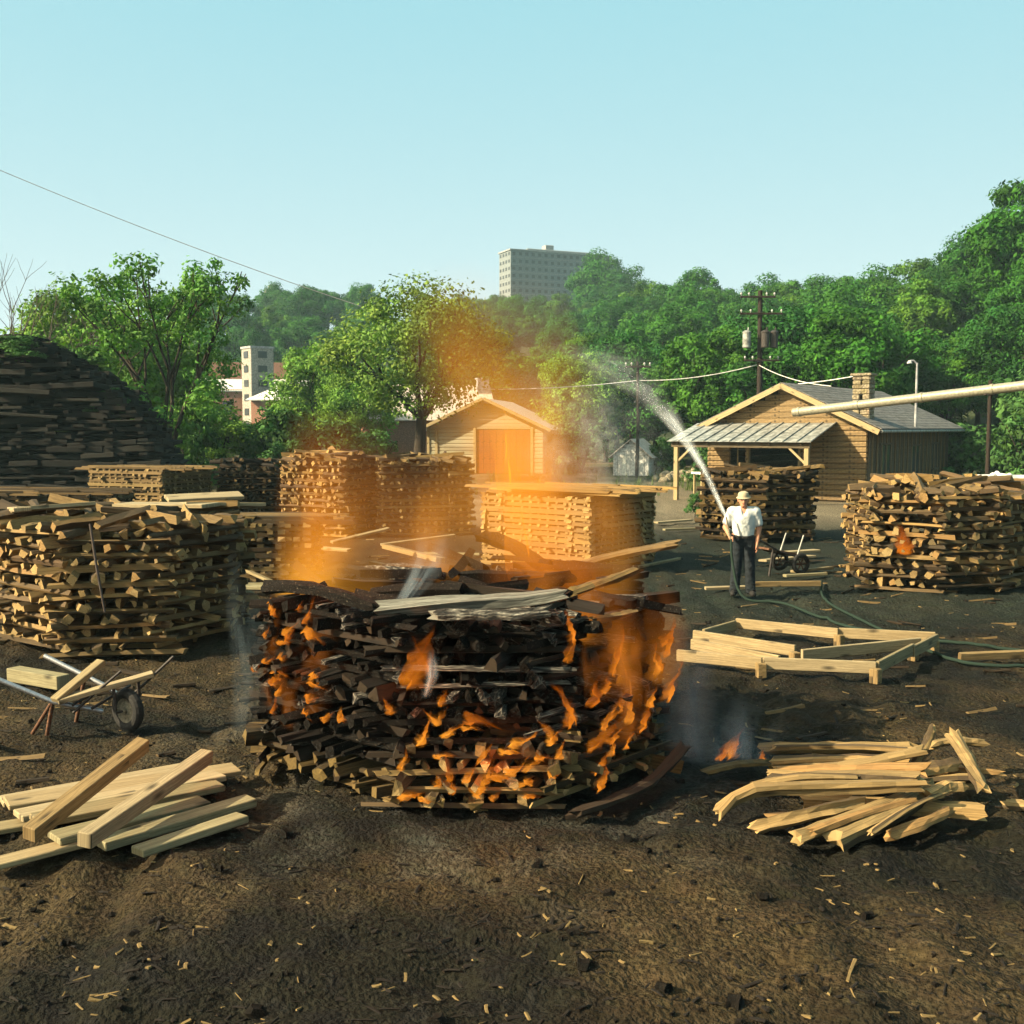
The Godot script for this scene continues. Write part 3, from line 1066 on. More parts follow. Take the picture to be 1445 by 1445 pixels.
func house():
	var h = thing("log_house", "honey-coloured plank house with stone chimney and tin-roofed porch", "house", Vector3(12.93, 0, -40), deg_to_rad(-35))
	var W := 6.3
	var D := 11.6
	var E := 2.85
	var front := MB.new()
	var I := Transform3D.IDENTITY
	for r in [[-W, -5.32, 0.0, E], [-5.32, -4.72, 0.0, 0.95], [-5.32, -4.72, 1.95, E], [-4.72, -4.6, 0.0, E], [-4.6, -2.5, 2.2, E], [-2.5, 0.0, 0.0, E]]:
		courses(front, I, r, 0.2, 0.12)
	put("front_wall", front.mesh(), M.siding, h)
	put("gable", gable_mesh(-W, 0, E, 4.2, 0.0, 0.11).mesh(), M.siding, h)
	var side := MB.new()
	var ts := Transform3D(Basis(Vector3.UP, PI / 2), Vector3(0.002, 0, 0))
	courses(side, ts, [0.06, D, 0.0, E], 0.29, 0.09, true)
	put("side_wall", side.mesh(), M.siding_dark, h)
	var bat = MB.new()
	for i in 19:
		bat.box(Transform3D(Basis(Vector3.UP, PI / 2), Vector3(0.075, E * 0.5, -0.35 - i * 0.58)), Vector3(0.07, E - 0.1, 0.045), 0.006)
	stuff(put("battens", bat.mesh(), M.siding, h))
	var back := MB.new()
	courses(back, Transform3D(Basis(Vector3.UP, PI / 2), Vector3(-W, 0, 0)), [0.06, D, 0.0, E], 0.3, 0.1)
	courses(back, Transform3D(Basis.IDENTITY, Vector3(0, 0, -D)), [-W, 0, 0, E], 0.3, 0.1)
	put("rear_wall", back.mesh(), M.siding_dark, h)
	box_part(h, "floor", Vector3(-W / 2, 0.06, -D / 2), Vector3(W - 0.1, 0.12, D - 0.1), M.siding_dark)
	# windows
	for w in [[-2.0, 1.5, 1.3, 1.2], [-6.2, 1.4, 1.2, 1.2], [-9.3, 1.5, 1.2, 1.1]]:
		var fr := MB.new()
		for q in [[0, w[3] * 0.5, w[2] + 0.12, 0.08], [0, -w[3] * 0.5, w[2] + 0.12, 0.08]]:
			fr.box(Transform3D(Basis(Vector3.UP, PI / 2), Vector3(0.07, w[1] + q[1], w[0])), Vector3(q[2], q[3], 0.06), 0.01)
		for q in [-1, 0, 1]:
			fr.box(Transform3D(Basis(Vector3.UP, PI / 2), Vector3(0.068, w[1], w[0] + q * w[2] * 0.5)), Vector3(0.07, w[3], 0.05), 0.01)
		var win = put("window", fr.mesh(), M.siding_dark, h)
		box_part(win, "pane", Vector3(0.055, w[1], w[0]), Vector3(0.02, w[3], w[2]), M.glass, 0.0)
	var fw := MB.new()
	fw.box(Transform3D(Basis.IDENTITY, Vector3(-5.02, 0.92, 0.03)), Vector3(0.72, 0.07, 0.2), 0.01)
	fw.box(Transform3D(Basis.IDENTITY, Vector3(-5.02, 1.98, 0.03)), Vector3(0.72, 0.07, 0.18), 0.01)
	fw.box(Transform3D(Basis.IDENTITY, Vector3(-5.02, 1.45, 0.02)), Vector3(0.05, 1.0, 0.06), 0.01)
	put("window_frame", fw.mesh(), M.trim, h)
	for x in [-4.58, -2.52]:
		box_part(h, "door_jamb", Vector3(x, 1.1, 0.03), Vector3(0.1, 2.2, 0.18), M.trim)
	# roof
	var ridge := 4.32
	var ov := 0.55
	var ey = E - ov * 0.45
	for s in [1.0, -1.0]:
		var x0: float = ov if s > 0 else -W - ov
		slab_roof(h, "roof_deck", x0, ey, -W * 0.5, ridge, 0.4, -D - 0.6, 0.08, M.siding_dark)
		var sh := MB.new()
		slope(sh, x0 + 0.03 * s, ey + 0.06, -W * 0.5, ridge + 0.06, 0.43, -D - 0.63, 16)
		put("shingle_roof", sh.mesh(), M.shingle, h)
		var a := Vector3(x0, ey - 0.06, 0.48)
		var b := Vector3(-W * 0.5 - 0.015 * s, ridge - 0.04, 0.48)
		board("rake_board", "", "", a, b, 0.05, 0.2, M.trim, "", 0.0, h)
		tube_part(h, "gutter", [Vector3(x0 + 0.06 * s, ey - 0.02, 0.42), Vector3(x0 + 0.06 * s, ey - 0.02, -D - 0.6)], 0.055, M.tin, 8)
	# chimney of laid stones
	var ch := MB.new()
	var y := 1.9
	while y < 4.5:
		var c := rr(0.14, 0.22)
		for q in 4:
			var a = q * PI / 2
			for j in 2:
				var w := rr(0.7, 1.3)
				ch.col = Color(w, w * rr(0.9, 1.0), w * rr(0.8, 1.0))
				var f := rr(0.4, 0.6)
				var wid := 0.64 * (f if j == 0 else 1.0 - f)
				var off := -0.32 + wid * 0.5 if j == 0 else 0.32 - wid * 0.5
				ch.box(Transform3D(Basis(Vector3.UP, a), Vector3(-0.5, y + c * 0.5, -1.0)) * Transform3D(Basis.IDENTITY, Vector3(off, 0, 0.24 + rr(0, 0.03))), Vector3(wid * 0.96, c * 0.95, 0.14), 0.025)
		y += c
	ch.col = Color.WHITE
	ch.box(Transform3D(Basis.IDENTITY, Vector3(-0.5, y + 0.05, -1.0)), Vector3(0.78, 0.1, 0.78), 0.02)
	stuff(put("chimney_stones", ch.mesh(), M.stone, h))
	# porch
	var p0 := -6.75
	var p1 := -1.15
	var cnt := 11
	for i in cnt:
		var xa = lerpf(p0, p1, float(i) / cnt)
		var xb = lerpf(p0, p1, (i + 1.0) / cnt)
		var pn := MB.new()
		var A := Vector3((xa + xb) * 0.5, 2.2, 2.7)
		var B := Vector3((xa + xb) * 0.5, 2.88, 0.06)
		var t := along(A, B)
		pn.box(t, Vector3(A.distance_to(B), 0.02, (xb - xa) * 0.98), 0.004)
		pn.box(t * Transform3D(Basis.IDENTITY, Vector3(0, 0.03, (xb - xa) * 0.5)), Vector3(A.distance_to(B), 0.05, 0.035), 0.004)
		put("roof_panel", pn.mesh(), M.tin, h)
	board("porch_beam", "", "", Vector3(p0 + 0.1, 2.08, 2.45), Vector3(p1 - 0.1, 2.08, 2.45), 0.12, 0.2, M.siding_dark, "", 0.0, h)
	for x in [-1.37, -6.45]:
		board("porch_post", "", "", Vector3(x, -0.05, 2.45), Vector3(x, 1.98, 2.45), 0.16, 0.16, M.trim, "", 0.0, h)
		var s := -1.0 if x > -3 else 1.0
		board("post_brace", "", "", Vector3(x + s * 0.06, 1.45, 2.45), Vector3(x + s * 0.65, 1.99, 2.45), 0.08, 0.08, M.trim, "", 0.0, h)
	for i in 5:
		var x = lerpf(p0 + 0.4, p1 - 0.4, i / 4.0)
		board("porch_rafter", "", "", Vector3(x, 2.14, 2.6), Vector3(x, 2.78, 0.1), 0.05, 0.1, M.siding_dark, "", 0.0, h)

func utility_pole(at: Vector3, hgt: float, arms: Array, tanks: bool, label: String):
	var p = thing("utility_pole", label, "utility pole", at)
	tube_part(p, "shaft", [Vector3(0, -0.3, 0), Vector3(0.05, hgt * 0.5, 0), Vector3(0, hgt, 0)], [hgt * 0.018, hgt * 0.015, hgt * 0.012], M.creosote, 10)
	for a in arms:
		var c = box_part(p, "crossarm", Vector3(a[2], a[0], 0.14), Vector3(a[1], 0.11, 0.1), M.creosote)
		for x in [-0.47, -0.25, 0.25, 0.47]:
			var mb := MB.new()
			mb.lathe(Transform3D(Basis.IDENTITY, Vector3(a[2] + x * a[1], a[0] + 0.055, 0.14)), [Vector2(0.015, 0), Vector2(0.015, 0.06), Vector2(0.05, 0.07), Vector2(0.055, 0.13), Vector2(0.03, 0.17), Vector2(0, 0.18)], 8)
			put("insulator", mb.mesh(), M.palegrey, c)
	if tanks:
		for x in [-0.75, 0.22, 0.72]:
			var mb := MB.new()
			var t := Transform3D(Basis.IDENTITY, Vector3(x, 7.0, 0.28 if x != 0.22 else 0.42))
			mb.lathe(t, [Vector2(0, 0), Vector2(0.2, 0.01), Vector2(0.22, 0.05), Vector2(0.22, 0.78), Vector2(0.24, 0.8), Vector2(0.24, 0.86), Vector2(0.1, 0.95), Vector2(0, 0.96)], 14)
			mb.lathe(t * Transform3D(Basis.IDENTITY, Vector3(0.08, 0.9, 0)), [Vector2(0.03, 0), Vector2(0.045, 0.08), Vector2(0.03, 0.2), Vector2(0, 0.22)], 8)
			put("transformer", mb.mesh(), M.iron if x > 0 else M.tin, p)

func wheelbarrow():
	var w = thing("wheelbarrow", "flat log barrow of pale pipe rails with upright stakes and a rubber wheel", "wheelbarrow")
	tube_part(w, "rail", [Vector3(-4.95, 0.75, -9.35), Vector3(-4.01, 0.31, -9.45), Vector3(-3.62, 0.2, -9.56)], 0.022, M.steel)
	tube_part(w, "rail", [Vector3(-4.3, 0.61, -9.97), Vector3(-3.68, 0.36, -9.82), Vector3(-3.4, 0.2, -9.72)], 0.022, M.steel)
	for x in [[-4.05, 0.32], [-3.85, 0.27], [-3.68, 0.24]]:
		tube_part(w, "cross_bar", [Vector3(x[0], x[1] + 0.01, -9.46), Vector3(x[0] + 0.2, x[1] + 0.12, -9.86)], 0.014, M.iron, 6)
	for l in [[Vector3(-4.03, 0.3, -9.45), Vector3(-4.25, 0, -9.55)], [Vector3(-4.02, 0.3, -9.45), Vector3(-4.1, 0.0, -9.5)], [Vector3(-3.9, 0.44, -9.88), Vector3(-4.02, 0.0, -9.95)]]:
		tube_part(w, "leg", [l[0], l[1]], 0.018, M.rust, 6)
	tube_part(w, "stake", [Vector3(-3.83, 0.22, -9.42), Vector3(-3.66, 0.38, -9.48), Vector3(-3.45, 0.56, -9.55)], 0.013, M.iron, 6)
	tube_part(w, "stake", [Vector3(-3.42, 0.3, -9.72), Vector3(-3.25, 0.46, -9.76), Vector3(-3.06, 0.64, -9.8)], 0.013, M.iron, 6)
	for s in [[Vector3(-3.52, 0.42, -9.55), Vector3(-3.51, 0.19, -9.56)], [Vector3(-3.36, 0.45, -9.73), Vector3(-3.36, 0.19, -9.72)]]:
		tube_part(w, "fork", [s[0], s[1]], 0.016, M.iron, 6)
	var ax := Vector3(-3.43, 0.19, -9.64)
	var dir := Vector3(0.55, 0, -0.83).normalized()
	var t := Transform3D(Basis(dir.cross(Vector3.UP).normalized(), dir, Vector3.UP).orthonormalized(), ax)
	var ty := MB.new()
	var prof = []
	for i in 13:
		var a = TAU * i / 12
		prof.append(Vector2(0.145 + 0.05 * cos(a), 0.05 * sin(a)))
	ty.lathe(t, prof, 20)
	var wh = put("wheel", ty.mesh(), M.rubber, w)
	var hb := MB.new()
	hb.lathe(t, [Vector2(0, -0.06), Vector2(0.03, -0.055), Vector2(0.03, -0.03), Vector2(0.085, -0.02), Vector2(0.11, -0.035), Vector2(0.112, 0.035), Vector2(0.085, 0.02), Vector2(0.03, 0.03), Vector2(0.03, 0.055), Vector2(0, 0.06)], 18)
	put("rim", hb.mesh(), M.hub, wh)
	tube_part(wh, "axle", [ax - dir * 0.13, ax + dir * 0.13], 0.012, M.iron, 6)

func person():
	var th = thing("person", "person in straw hat, white short-sleeved shirt and dark trousers spraying water", "person", Vector3(3.73, 0.0, -17.62), deg_to_rad(-8))
	var sh = [Vector3(-0.185, 1.36, 0), Vector3(0.185, 1.36, 0)]
	var el = [Vector3(-0.285, 1.1, -0.03), Vector3(0.25, 1.09, -0.03)]
	var wr = [Vector3(-0.23, 0.98, 0.17), Vector3(0.215, 0.86, 0.05)]
	var skin := Color(0.36, 0.17, 0.1)
	var mb := MB.new()
	var f := Field.new(Vector3(-0.42, 0.0, -0.2), Vector3(0.42, 1.5, 0.34), 0.016)
	f.cap(Vector3(0, 0.98, 0), Vector3(0, 1.25, 0), 0.125, 0.15, 0.05, Vector3(0.85, 1, 1.25))
	f.cap(Vector3(-0.13, 1.36, -0.01), Vector3(0.13, 1.36, -0.01), 0.065, 0.065, 0.06)
	f.cap(Vector3(0, 1.36, 0), Vector3(0, 1.47, 0.01), 0.055, 0.05, 0.04)
	for i in 2:
		f.cap(sh[i], el[i], 0.055, 0.042, 0.03)
		f.cap(el[i], wr[i], 0.042, 0.028, 0.02)
		var s := -1.0 if i == 0 else 1.0
		f.cap(Vector3(s * 0.09, 0.9, 0), Vector3(s * 0.105, 0.48, 0.015), 0.088, 0.06, 0.04)
		f.cap(Vector3(s * 0.105, 0.48, 0.015), Vector3(s * 0.13, 0.09, -0.02), 0.058, 0.038, 0.02)
	f.into(mb, func(_p): return skin)
	# head
	var hc := Vector3(-0.01, 1.545, 0.025)
	var hd := Field.new(Vector3(-0.13, 1.38, -0.13), Vector3(0.13, 1.7, 0.18), 0.0075)
	hd.cap(hc + Vector3(0, 0.035, -0.015), hc + Vector3(0, 0.03, -0.01), 0.092, 0.092, 0.02, Vector3(1.18, 1, 1))
	hd.cap(hc + Vector3(0, -0.02, 0.02), hc + Vector3(0, -0.075, 0.045), 0.07, 0.042, 0.03, Vector3(1.05, 1, 1))
	hd.cap(hc + Vector3(0, 0.01, 0.085), hc + Vector3(0, -0.025, 0.105), 0.01, 0.016, 0.012)
	hd.cap(hc + Vector3(-0.03, 0.028, 0.075), hc + Vector3(0.03, 0.028, 0.075), 0.012, 0.012, 0.01)
	for s in [-1.0, 1.0]:
		hd.cap(hc + Vector3(s * 0.08, 0.015, -0.005), hc + Vector3(s * 0.082, -0.025, 0.0), 0.016, 0.01, 0.008)
		hd.cap(hc + Vector3(s * 0.03, 0.008, 0.086), hc + Vector3(s * 0.03, 0.008, 0.09), 0.011, 0.011, 0.005, Vector3.ONE, true)
	hd.cap(hc + Vector3(-0.02, -0.052, 0.085), hc + Vector3(0.02, -0.052, 0.085), 0.008, 0.008, 0.006)
	hd.cap(hc + Vector3(0, -0.06, 0), Vector3(0, 1.4, 0.0), 0.05, 0.052, 0.03)
	hd.into(mb, func(p):
		var q: Vector3 = p - hc
		if q.y < -0.045 and q.y > -0.058 and absf(q.x) < 0.026 and q.z > 0.07: return Color(0.2, 0.07, 0.05)
		if absf(absf(q.x) - 0.03) < 0.012 and absf(q.y - 0.008) < 0.008 and q.z > 0.06: return Color(0.03, 0.02, 0.018)
		return skin)
	# hands, five fingers each; one closed round the nozzle, one hanging
	for i in 2:
		var w: Vector3 = wr[i]
		var g := Field.new(w - Vector3(0.12, 0.22, 0.12), w + Vector3(0.12, 0.14, 0.16), 0.0055)
		if i == 1:
			var d := Vector3(0.0, -1, 0.12).normalized()
			g.cap(w, w + d * 0.085, 0.03, 0.036, 0.02, Vector3(1.4, 1, 0.9))
			for k in 4:
				var z := -0.032 + k * 0.021
				var r0 = w + d * 0.085 + Vector3(0, 0, z)
				var r1: Vector3 = r0 + (d + Vector3(-0.15, 0, 0)).normalized() * [0.036, 0.042, 0.046, 0.038][3 - k]
				var r2 = r1 + (d + Vector3(-0.6, 0, 0)).normalized() * 0.03
				g.cap(r0, r1, 0.0095, 0.009, 0.004)
				g.cap(r1, r2, 0.009, 0.0075, 0.002)
			var tb = w + d * 0.03 + Vector3(-0.005, 0, 0.035)
			g.cap(tb, tb + Vector3(-0.012, -0.04, 0.02), 0.013, 0.01, 0.006)
			g.cap(tb + Vector3(-0.012, -0.04, 0.02), tb + Vector3(-0.02, -0.07, 0.016), 0.01, 0.008, 0.003)
		else:
			var d = (w - el[0] as Vector3).normalized()
			var c: Vector3 = w + d * 0.055
			g.cap(w, c, 0.028, 0.034, 0.02, Vector3(1.2, 1, 1))
			for k in 4:
				var u: Vector3 = Vector3(0, -0.034 + k * 0.021, 0)
				var r0: Vector3 = c + d * 0.03 + u
				var r1 = r0 + Vector3(0.028, 0, 0.018)
				var r2 = r1 + Vector3(0.012, 0, -0.034)
				g.cap(r0, r1, 0.01, 0.0095, 0.004)
				g.cap(r1, r2, 0.0095, 0.008, 0.002)
			var tb: Vector3 = w + d * 0.03 + Vector3(0.01, 0.035, 0)
			g.cap(tb, tb + Vector3(0.03, 0.02, 0.02), 0.013, 0.01, 0.006)
			g.cap(tb + Vector3(0.03, 0.02, 0.02), tb + Vector3(0.05, 0.0, 0.03), 0.01, 0.008, 0.003)
		g.into(mb, func(_p): return skin)
	put("body", mb.mesh(), M.skin, th)
	# shirt
	var st := Field.new(Vector3(-0.42, 0.88, -0.22), Vector3(0.42, 1.5, 0.22), 0.013)
	st.cap(Vector3(0, 0.97, 0.0), Vector3(0, 1.26, 0.0), 0.152, 0.176, 0.05, Vector3(0.9, 1, 1.25))
	st.cap(Vector3(-0.14, 1.355, -0.01), Vector3(0.14, 1.355, -0.01), 0.082, 0.082, 0.06)
	for i in 2:
		st.cap(sh[i], (sh[i] as Vector3).lerp(el[i], 0.7), 0.082, 0.077, 0.03)
		var e: Vector3 = (sh[i] as Vector3).lerp(el[i], 0.72)
		st.cap(e, e.lerp(el[i], 0.6), 0.06, 0.056, 0.0, Vector3.ONE, true)
	st.cap(Vector3(0, 1.48, 0.05), Vector3(0, 1.31, 0.16), 0.062, 0.03, 0.0, Vector3.ONE, true)
	st.above(0.93, 1.46)
	var sm := MB.new()
	st.into(sm, func(_p): return Color.WHITE)
	put("shirt", sm.mesh(), M.cloth, th)
	# trousers
	var tr := Field.new(Vector3(-0.3, 0.02, -0.22), Vector3(0.3, 1.02, 0.22), 0.014)
	tr.cap(Vector3(-0.05, 0.93, 0), Vector3(0.05, 0.93, 0), 0.135, 0.135, 0.05, Vector3(1, 1, 1.15))
	for s in [-1.0, 1.0]:
		tr.cap(Vector3(s * 0.09, 0.88, 0), Vector3(s * 0.105, 0.48, 0.015), 0.105, 0.083, 0.03)
		tr.cap(Vector3(s * 0.105, 0.48, 0.015), Vector3(s * 0.13, 0.03, -0.01), 0.083, 0.082, 0.02)
		for k in 3:
			tr.cap(Vector3(s * 0.12 - 0.07, 0.12 + k * 0.05, 0.07), Vector3(s * 0.12 + 0.07, 0.1 + k * 0.05, 0.07), 0.008, 0.008, 0.02)
	tr.above(0.04, 0.99)
	var tm := MB.new()
	tr.into(tm, func(_p): return Color.WHITE)
	put("trousers", tm.mesh(), M.trousers, th)
	var belt := MB.new()
	belt.lathe(Transform3D(Basis.from_scale(Vector3(1.18, 1, 0.9)), Vector3(0, 0.955, 0)), [Vector2(0.15, -0.02), Vector2(0.157, -0.018), Vector2(0.157, 0.018), Vector2(0.15, 0.02)], 20)
	put("belt", belt.mesh(), M.rubber, th)
	for s in [-1.0, 1.0]:
		var b := Field.new(Vector3(s * 0.13 - 0.09, -0.02, -0.14), Vector3(s * 0.13 + 0.09, 0.16, 0.24), 0.011)
		b.cap(Vector3(s * 0.13, 0.05, -0.06), Vector3(s * 0.16, 0.04, 0.14), 0.05, 0.046, 0.03)
		b.cap(Vector3(s * 0.13, 0.06, -0.03), Vector3(s * 0.13, 0.14, -0.02), 0.052, 0.05, 0.03)
		b.above(0.0, 0.2)
		var bm := MB.new()
		b.into(bm, func(_p): return Color.WHITE)
		put("boot", bm.mesh(), M.rubber, th)
	var ht := MB.new()
	var tilt := Transform3D(Basis.from_euler(Vector3(0.12, 0, 0.05)), hc + Vector3(0, 0.06, -0.005))
	ht.lathe(tilt * Transform3D(Basis.from_scale(Vector3(0.9, 1, 1.08)), Vector3.ZERO), [Vector2(0.092, -0.012), Vector2(0.11, -0.018), Vector2(0.127, -0.022), Vector2(0.129, -0.015), Vector2(0.112, -0.01), Vector2(0.102, 0.0), Vector2(0.096, 0.035), Vector2(0.082, 0.064), Vector2(0.05, 0.078), Vector2(0, 0.076)], 22)
	put("hat", ht.mesh(), M.straw, th)
	var hr := MB.new()
	hr.lathe(Transform3D(Basis.from_scale(Vector3(0.9, 1, 1.02)), hc + Vector3(0, 0.0, -0.022)), [Vector2(0.06, -0.05), Vector2(0.094, -0.03), Vector2(0.101, 0.02), Vector2(0.1, 0.07)], 18)
	var keep := MB.new()
	for i in range(0, hr.v.size(), 3):
		if (hr.v[i].z + hr.v[i + 1].z + hr.v[i + 2].z) / 3.0 < hc.z + 0.01:
			keep.tri(hr.v[i], hr.v[i + 1], hr.v[i + 2])
	put("hair", keep.mesh(), M.rubber, th)
	return th

func far_building(called, label, category, at: Vector3, turn: float, s: Vector3, rows: int, cols: int, side_cols: int, wall, win: Vector2):
	var b = thing(called, label, category, at, turn)
	box_part(b, "wall", Vector3(0, s.y * 0.5, 0), s, wall, 0.05)
	var pane := MB.new()
	pane.box(Transform3D.IDENTITY, Vector3(win.x, win.y, 0.1), 0.0)
	var pm = pane.mesh()
	for r in rows:
		for c in cols:
			var o = put("window", pm, M.glass, b)
			o.position = Vector3(-s.x * 0.5 + s.x * (c + 0.5) / cols, s.y * (r + 0.55) / rows, s.z * 0.5 + 0.03)
		for c in side_cols:
			var o = put("window", pm, M.glass, b)
			o.position = Vector3(-s.x * 0.5 - 0.03, s.y * (r + 0.55) / rows, -s.z * 0.5 + s.z * (c + 0.5) / side_cols)
			o.rotation.y = PI / 2
	return b

# ---------------------------------------------------------------- the scene
func _ready():
	rng.seed = 20240
	# camera, sky, sun, exposure
	var cam = Camera3D.new()
	cam.name = "camera"
	cam.fov = 50.0
	cam.near = 0.1
	cam.far = 3000.0
	cam.position = Vector3(0, 2.7, 0)
	cam.rotation.x = -0.07635
	add_child(cam)
	cam.current = true
	var env = Environment.new()
	env.background_mode = Environment.BG_SKY
	var sky = ProceduralSkyMaterial.new()
	sky.sky_top_color = Color(0.296, 0.477, 0.515)
	sky.sky_horizon_color = Color(0.539, 0.562, 0.560)
	sky.sky_curve = 0.18
	sky.ground_bottom_color = Color(0.12, 0.11, 0.08)
	sky.ground_horizon_color = Color(0.3, 0.33, 0.3)
	sky.sun_angle_max = 115.0
	sky.sun_curve = 0.32
	env.sky = Sky.new()
	env.sky.sky_material = sky
	env.tonemap_mode = Environment.TONE_MAPPER_LINEAR
	env.tonemap_exposure = 3.4
	env.sdfgi_enabled = true
	env.ssao_enabled = true
	env.ssil_enabled = true
	env.fog_enabled = true
	env.fog_light_color = Color(0.75, 0.9, 0.95)
	env.fog_density = 0.0003
	var we = WorldEnvironment.new()
	we.name = "sky"
	we.environment = env
	add_child(we)
	var sun = DirectionalLight3D.new()
	sun.name = "sun"
	sun.light_energy = 1.6
	sun.light_color = Color(1.0, 0.92, 0.76)
	sun.light_angular_distance = 0.5
	sun.shadow_enabled = true
	var az = deg_to_rad(72.0)
	var el = deg_to_rad(31.0)
	sun.basis = Basis.looking_at(-Vector3(-sin(az) * cos(el), sin(el), cos(az) * cos(el)))
	add_child(sun)

	make_materials()
	make_logs()
	gn = noise(0.25, 3, 4)
	gn2 = noise(0.12, 5, 3)
	gn3 = noise(0.3, 17, 4)

	build_ground()
	build_buildings()
	build_forest()
	build_yard_trees()
	build_ricks()
	build_yard()
	build_fire()
	build_scatter()

func spaced(a: float, b: float, near0: float, near1: float, fine: float, grow: float) -> Array:
	var r = []
	var x = near0
	while x < near1:
		r.append(x)
		x += fine
	var s = fine
	while x < b:
		r.append(x)
		s = minf(s * grow, 12.0)
		x += s
	r.append(b)
	x = near0
	s = fine
	var l = []
	while x > a:
		s = minf(s * grow, 12.0)
		x -= s
		l.push_front(maxf(x, a))
	return l + r

func build_ground():
	terrain("ground", spaced(-700, 700, -6.5, 7.5, 0.075, 1.07), spaced(-700, 60, -17, -3.6, 0.075, 1.06), ground_h, soil, M.dirt)
	var xs = []
	for i in 101:
		xs.append(-260.0 + i * 5.4)
	var zs = []
	for i in 96:
		zs.append(-44.0 - i * 4.2)
	var f = func(x, z): return hill_h(x, z) if z < -46.0 else -0.8
	var g = func(x, z):
		var n := 0.5 + 0.5 * gn3.get_noise_2d(x * 0.4, z * 0.4)
		return Color(0.025, 0.032, 0.014).lerp(Color(0.05, 0.075, 0.022), n)
	terrain("hill", xs, zs, f, g, M.hill)

func build_buildings():
	house()
	# conveyor pipe and its post
	var pipe = thing("conveyor_pipe", "long pale metal pipe slanting up past the chimney of the plank house", "pipe")
	var a := Vector3(9.84, 3.24, -38.5)
	var b := Vector3(17.5, 4.26, -30.5)
	tube_part(pipe, "tube", [a, a.lerp(b, 0.5), b], 0.15, M.pipe, 14)
	for i in 5:
		var c = a.lerp(b, 0.02 + i * 0.2)
		var d = (b - a).normalized()
		tube_part(pipe, "collar", [c - d * 0.05, c + d * 0.05], 0.168, M.pipe, 14)
	var post = thing("pipe_post", "slim dark post holding up the conveyor pipe", "post", Vector3(14.55, 0, -33.6))
	tube_part(post, "shaft", [Vector3(0, -0.2, 0), Vector3(0, 4.15, 0)], [0.075, 0.06], M.creosote, 8)
	box_part(post, "bracket", Vector3(0.0, 3.72, 0.0), Vector3(0.34, 0.06, 0.12), M.iron)
	var mast = thing("light_mast", "slender pale mast with a small lamp rising over the shingle roof", "lamp post", Vector3(15.9, 2.9, -43.4))
	tube_part(mast, "shaft", [Vector3(0, -0.3, 0), Vector3(0, 2.35, 0)], [0.06, 0.045], M.conc, 8)
	tube_part(mast, "lamp_arm", [Vector3(0, 2.3, 0), Vector3(-0.16, 2.44, 0), Vector3(-0.28, 2.42, 0)], 0.04, M.conc, 6)
	var lh := MB.new()
	lh.lathe(Transform3D(Basis.IDENTITY, Vector3(-0.3, 2.34, 0)), [Vector2(0.1, -0.02), Vector2(0.11, 0.0), Vector2(0.05, 0.1), Vector2(0, 0.11)], 10)
	put("lamp_head", lh.mesh(), M.palegrey, mast)
	utility_pole(Vector3(13.4, 0, -60), 10.1, [[9.75, 1.9, -0.15], [8.85, 2.3, 0.05], [6.35, 1.9, 0.1]], true, "tall dark power pole with crossarms and transformer cans behind the porch roof")
	utility_pole(Vector3(6.9, 0, -60.7), 6.35, [[6.05, 1.4, 0.0]], false, "small dark pole with one crossarm in front of the little pale shed")
	wire("pale wire strung from the small pole to the transformer pole", Vector3(6.9, 5.3, -60.7), Vector3(13.4, 6.15, -60), 0.25, 0.03, M.white)
	wire("pale wire running from the small pole to the big round tree", Vector3(6.9, 5.3, -60.7), Vector3(-2.0, 4.8, -60), 0.15, 0.025, M.white)
	wire("wire dropping from the transformer pole to the house roof", Vector3(13.4, 6.1, -60), Vector3(13.0, 4.4, -45), 0.2, 0.02, M.white)
	wire("wire between the house ridge and its stone chimney", Vector3(11.4, 4.45, -44.0), Vector3(12.9, 4.65, -41.2), 0.03, 0.02, M.white)
	wire("thin wire crossing the sky above the open tree", Vector3(-30, 17.5, -58), Vector3(-8, 9.2, -60), 0.3, 0.02, M.conc)

	# garage
	var g = thing("garage", "garage with a wide rust-brown door under a low gable", "garage", Vector3(-1.6, 0, -65.5), deg_to_rad(-9))
	var I := Transform3D.IDENTITY
	var wl := MB.new()
	for r in [[-3.5, -0.55, 0.0, 2.75], [-0.55, 2.75, 2.62, 2.75], [2.75, 3.5, 0.0, 2.75]]:
		courses(wl, I, r, 0.22, 0.1)
	put("front_wall", wl.mesh(), mat(Color(0.27, 0.25, 0.17), 0.9), g)
	put("gable", gable_mesh(-3.5, 3.5, 2.75, 4.3, 0, 0.1).mesh(), mat(Color(0.29, 0.26, 0.18), 0.9), g)
	for x in [-3.5, 3.5]:
		box_part(g, "side_wall", Vector3(x, 1.37, -5.06), Vector3(0.1, 2.74, 10.0), M.palegrey)
	for i in 8:
		box_part(g, "door_plank", Vector3(-0.5 + 0.4 * (i + 0.5), 1.3, -0.02), Vector3(0.39, 2.6, 0.06), M.door)
	for x in [-0.62, 2.82]:
		box_part(g, "door_post", Vector3(x, 1.36, 0.03), Vector3(0.16, 2.7, 0.14), M.trim)
	for x in [-3.45, -2.95]:
		box_part(g, "corner_board", Vector3(x, 1.36, 0.05), Vector3(0.16, 2.7, 0.12), M.trim)
	slab_roof(g, "roof", -4.0, 2.55, 0.02, 4.42, 0.6, -10.4, 0.1, M.palegrey)
	slab_roof(g, "roof", 4.0, 2.55, -0.02, 4.42, 0.6, -10.4, 0.1, M.palegrey)
	for s in [-1.0, 1.0]:
		board("rake_board", "", "", Vector3(s * 4.0, 2.55, 0.66), Vector3(s * 0.03, 4.42, 0.66), 0.05, 0.18, M.trim, "", 0.0, g)
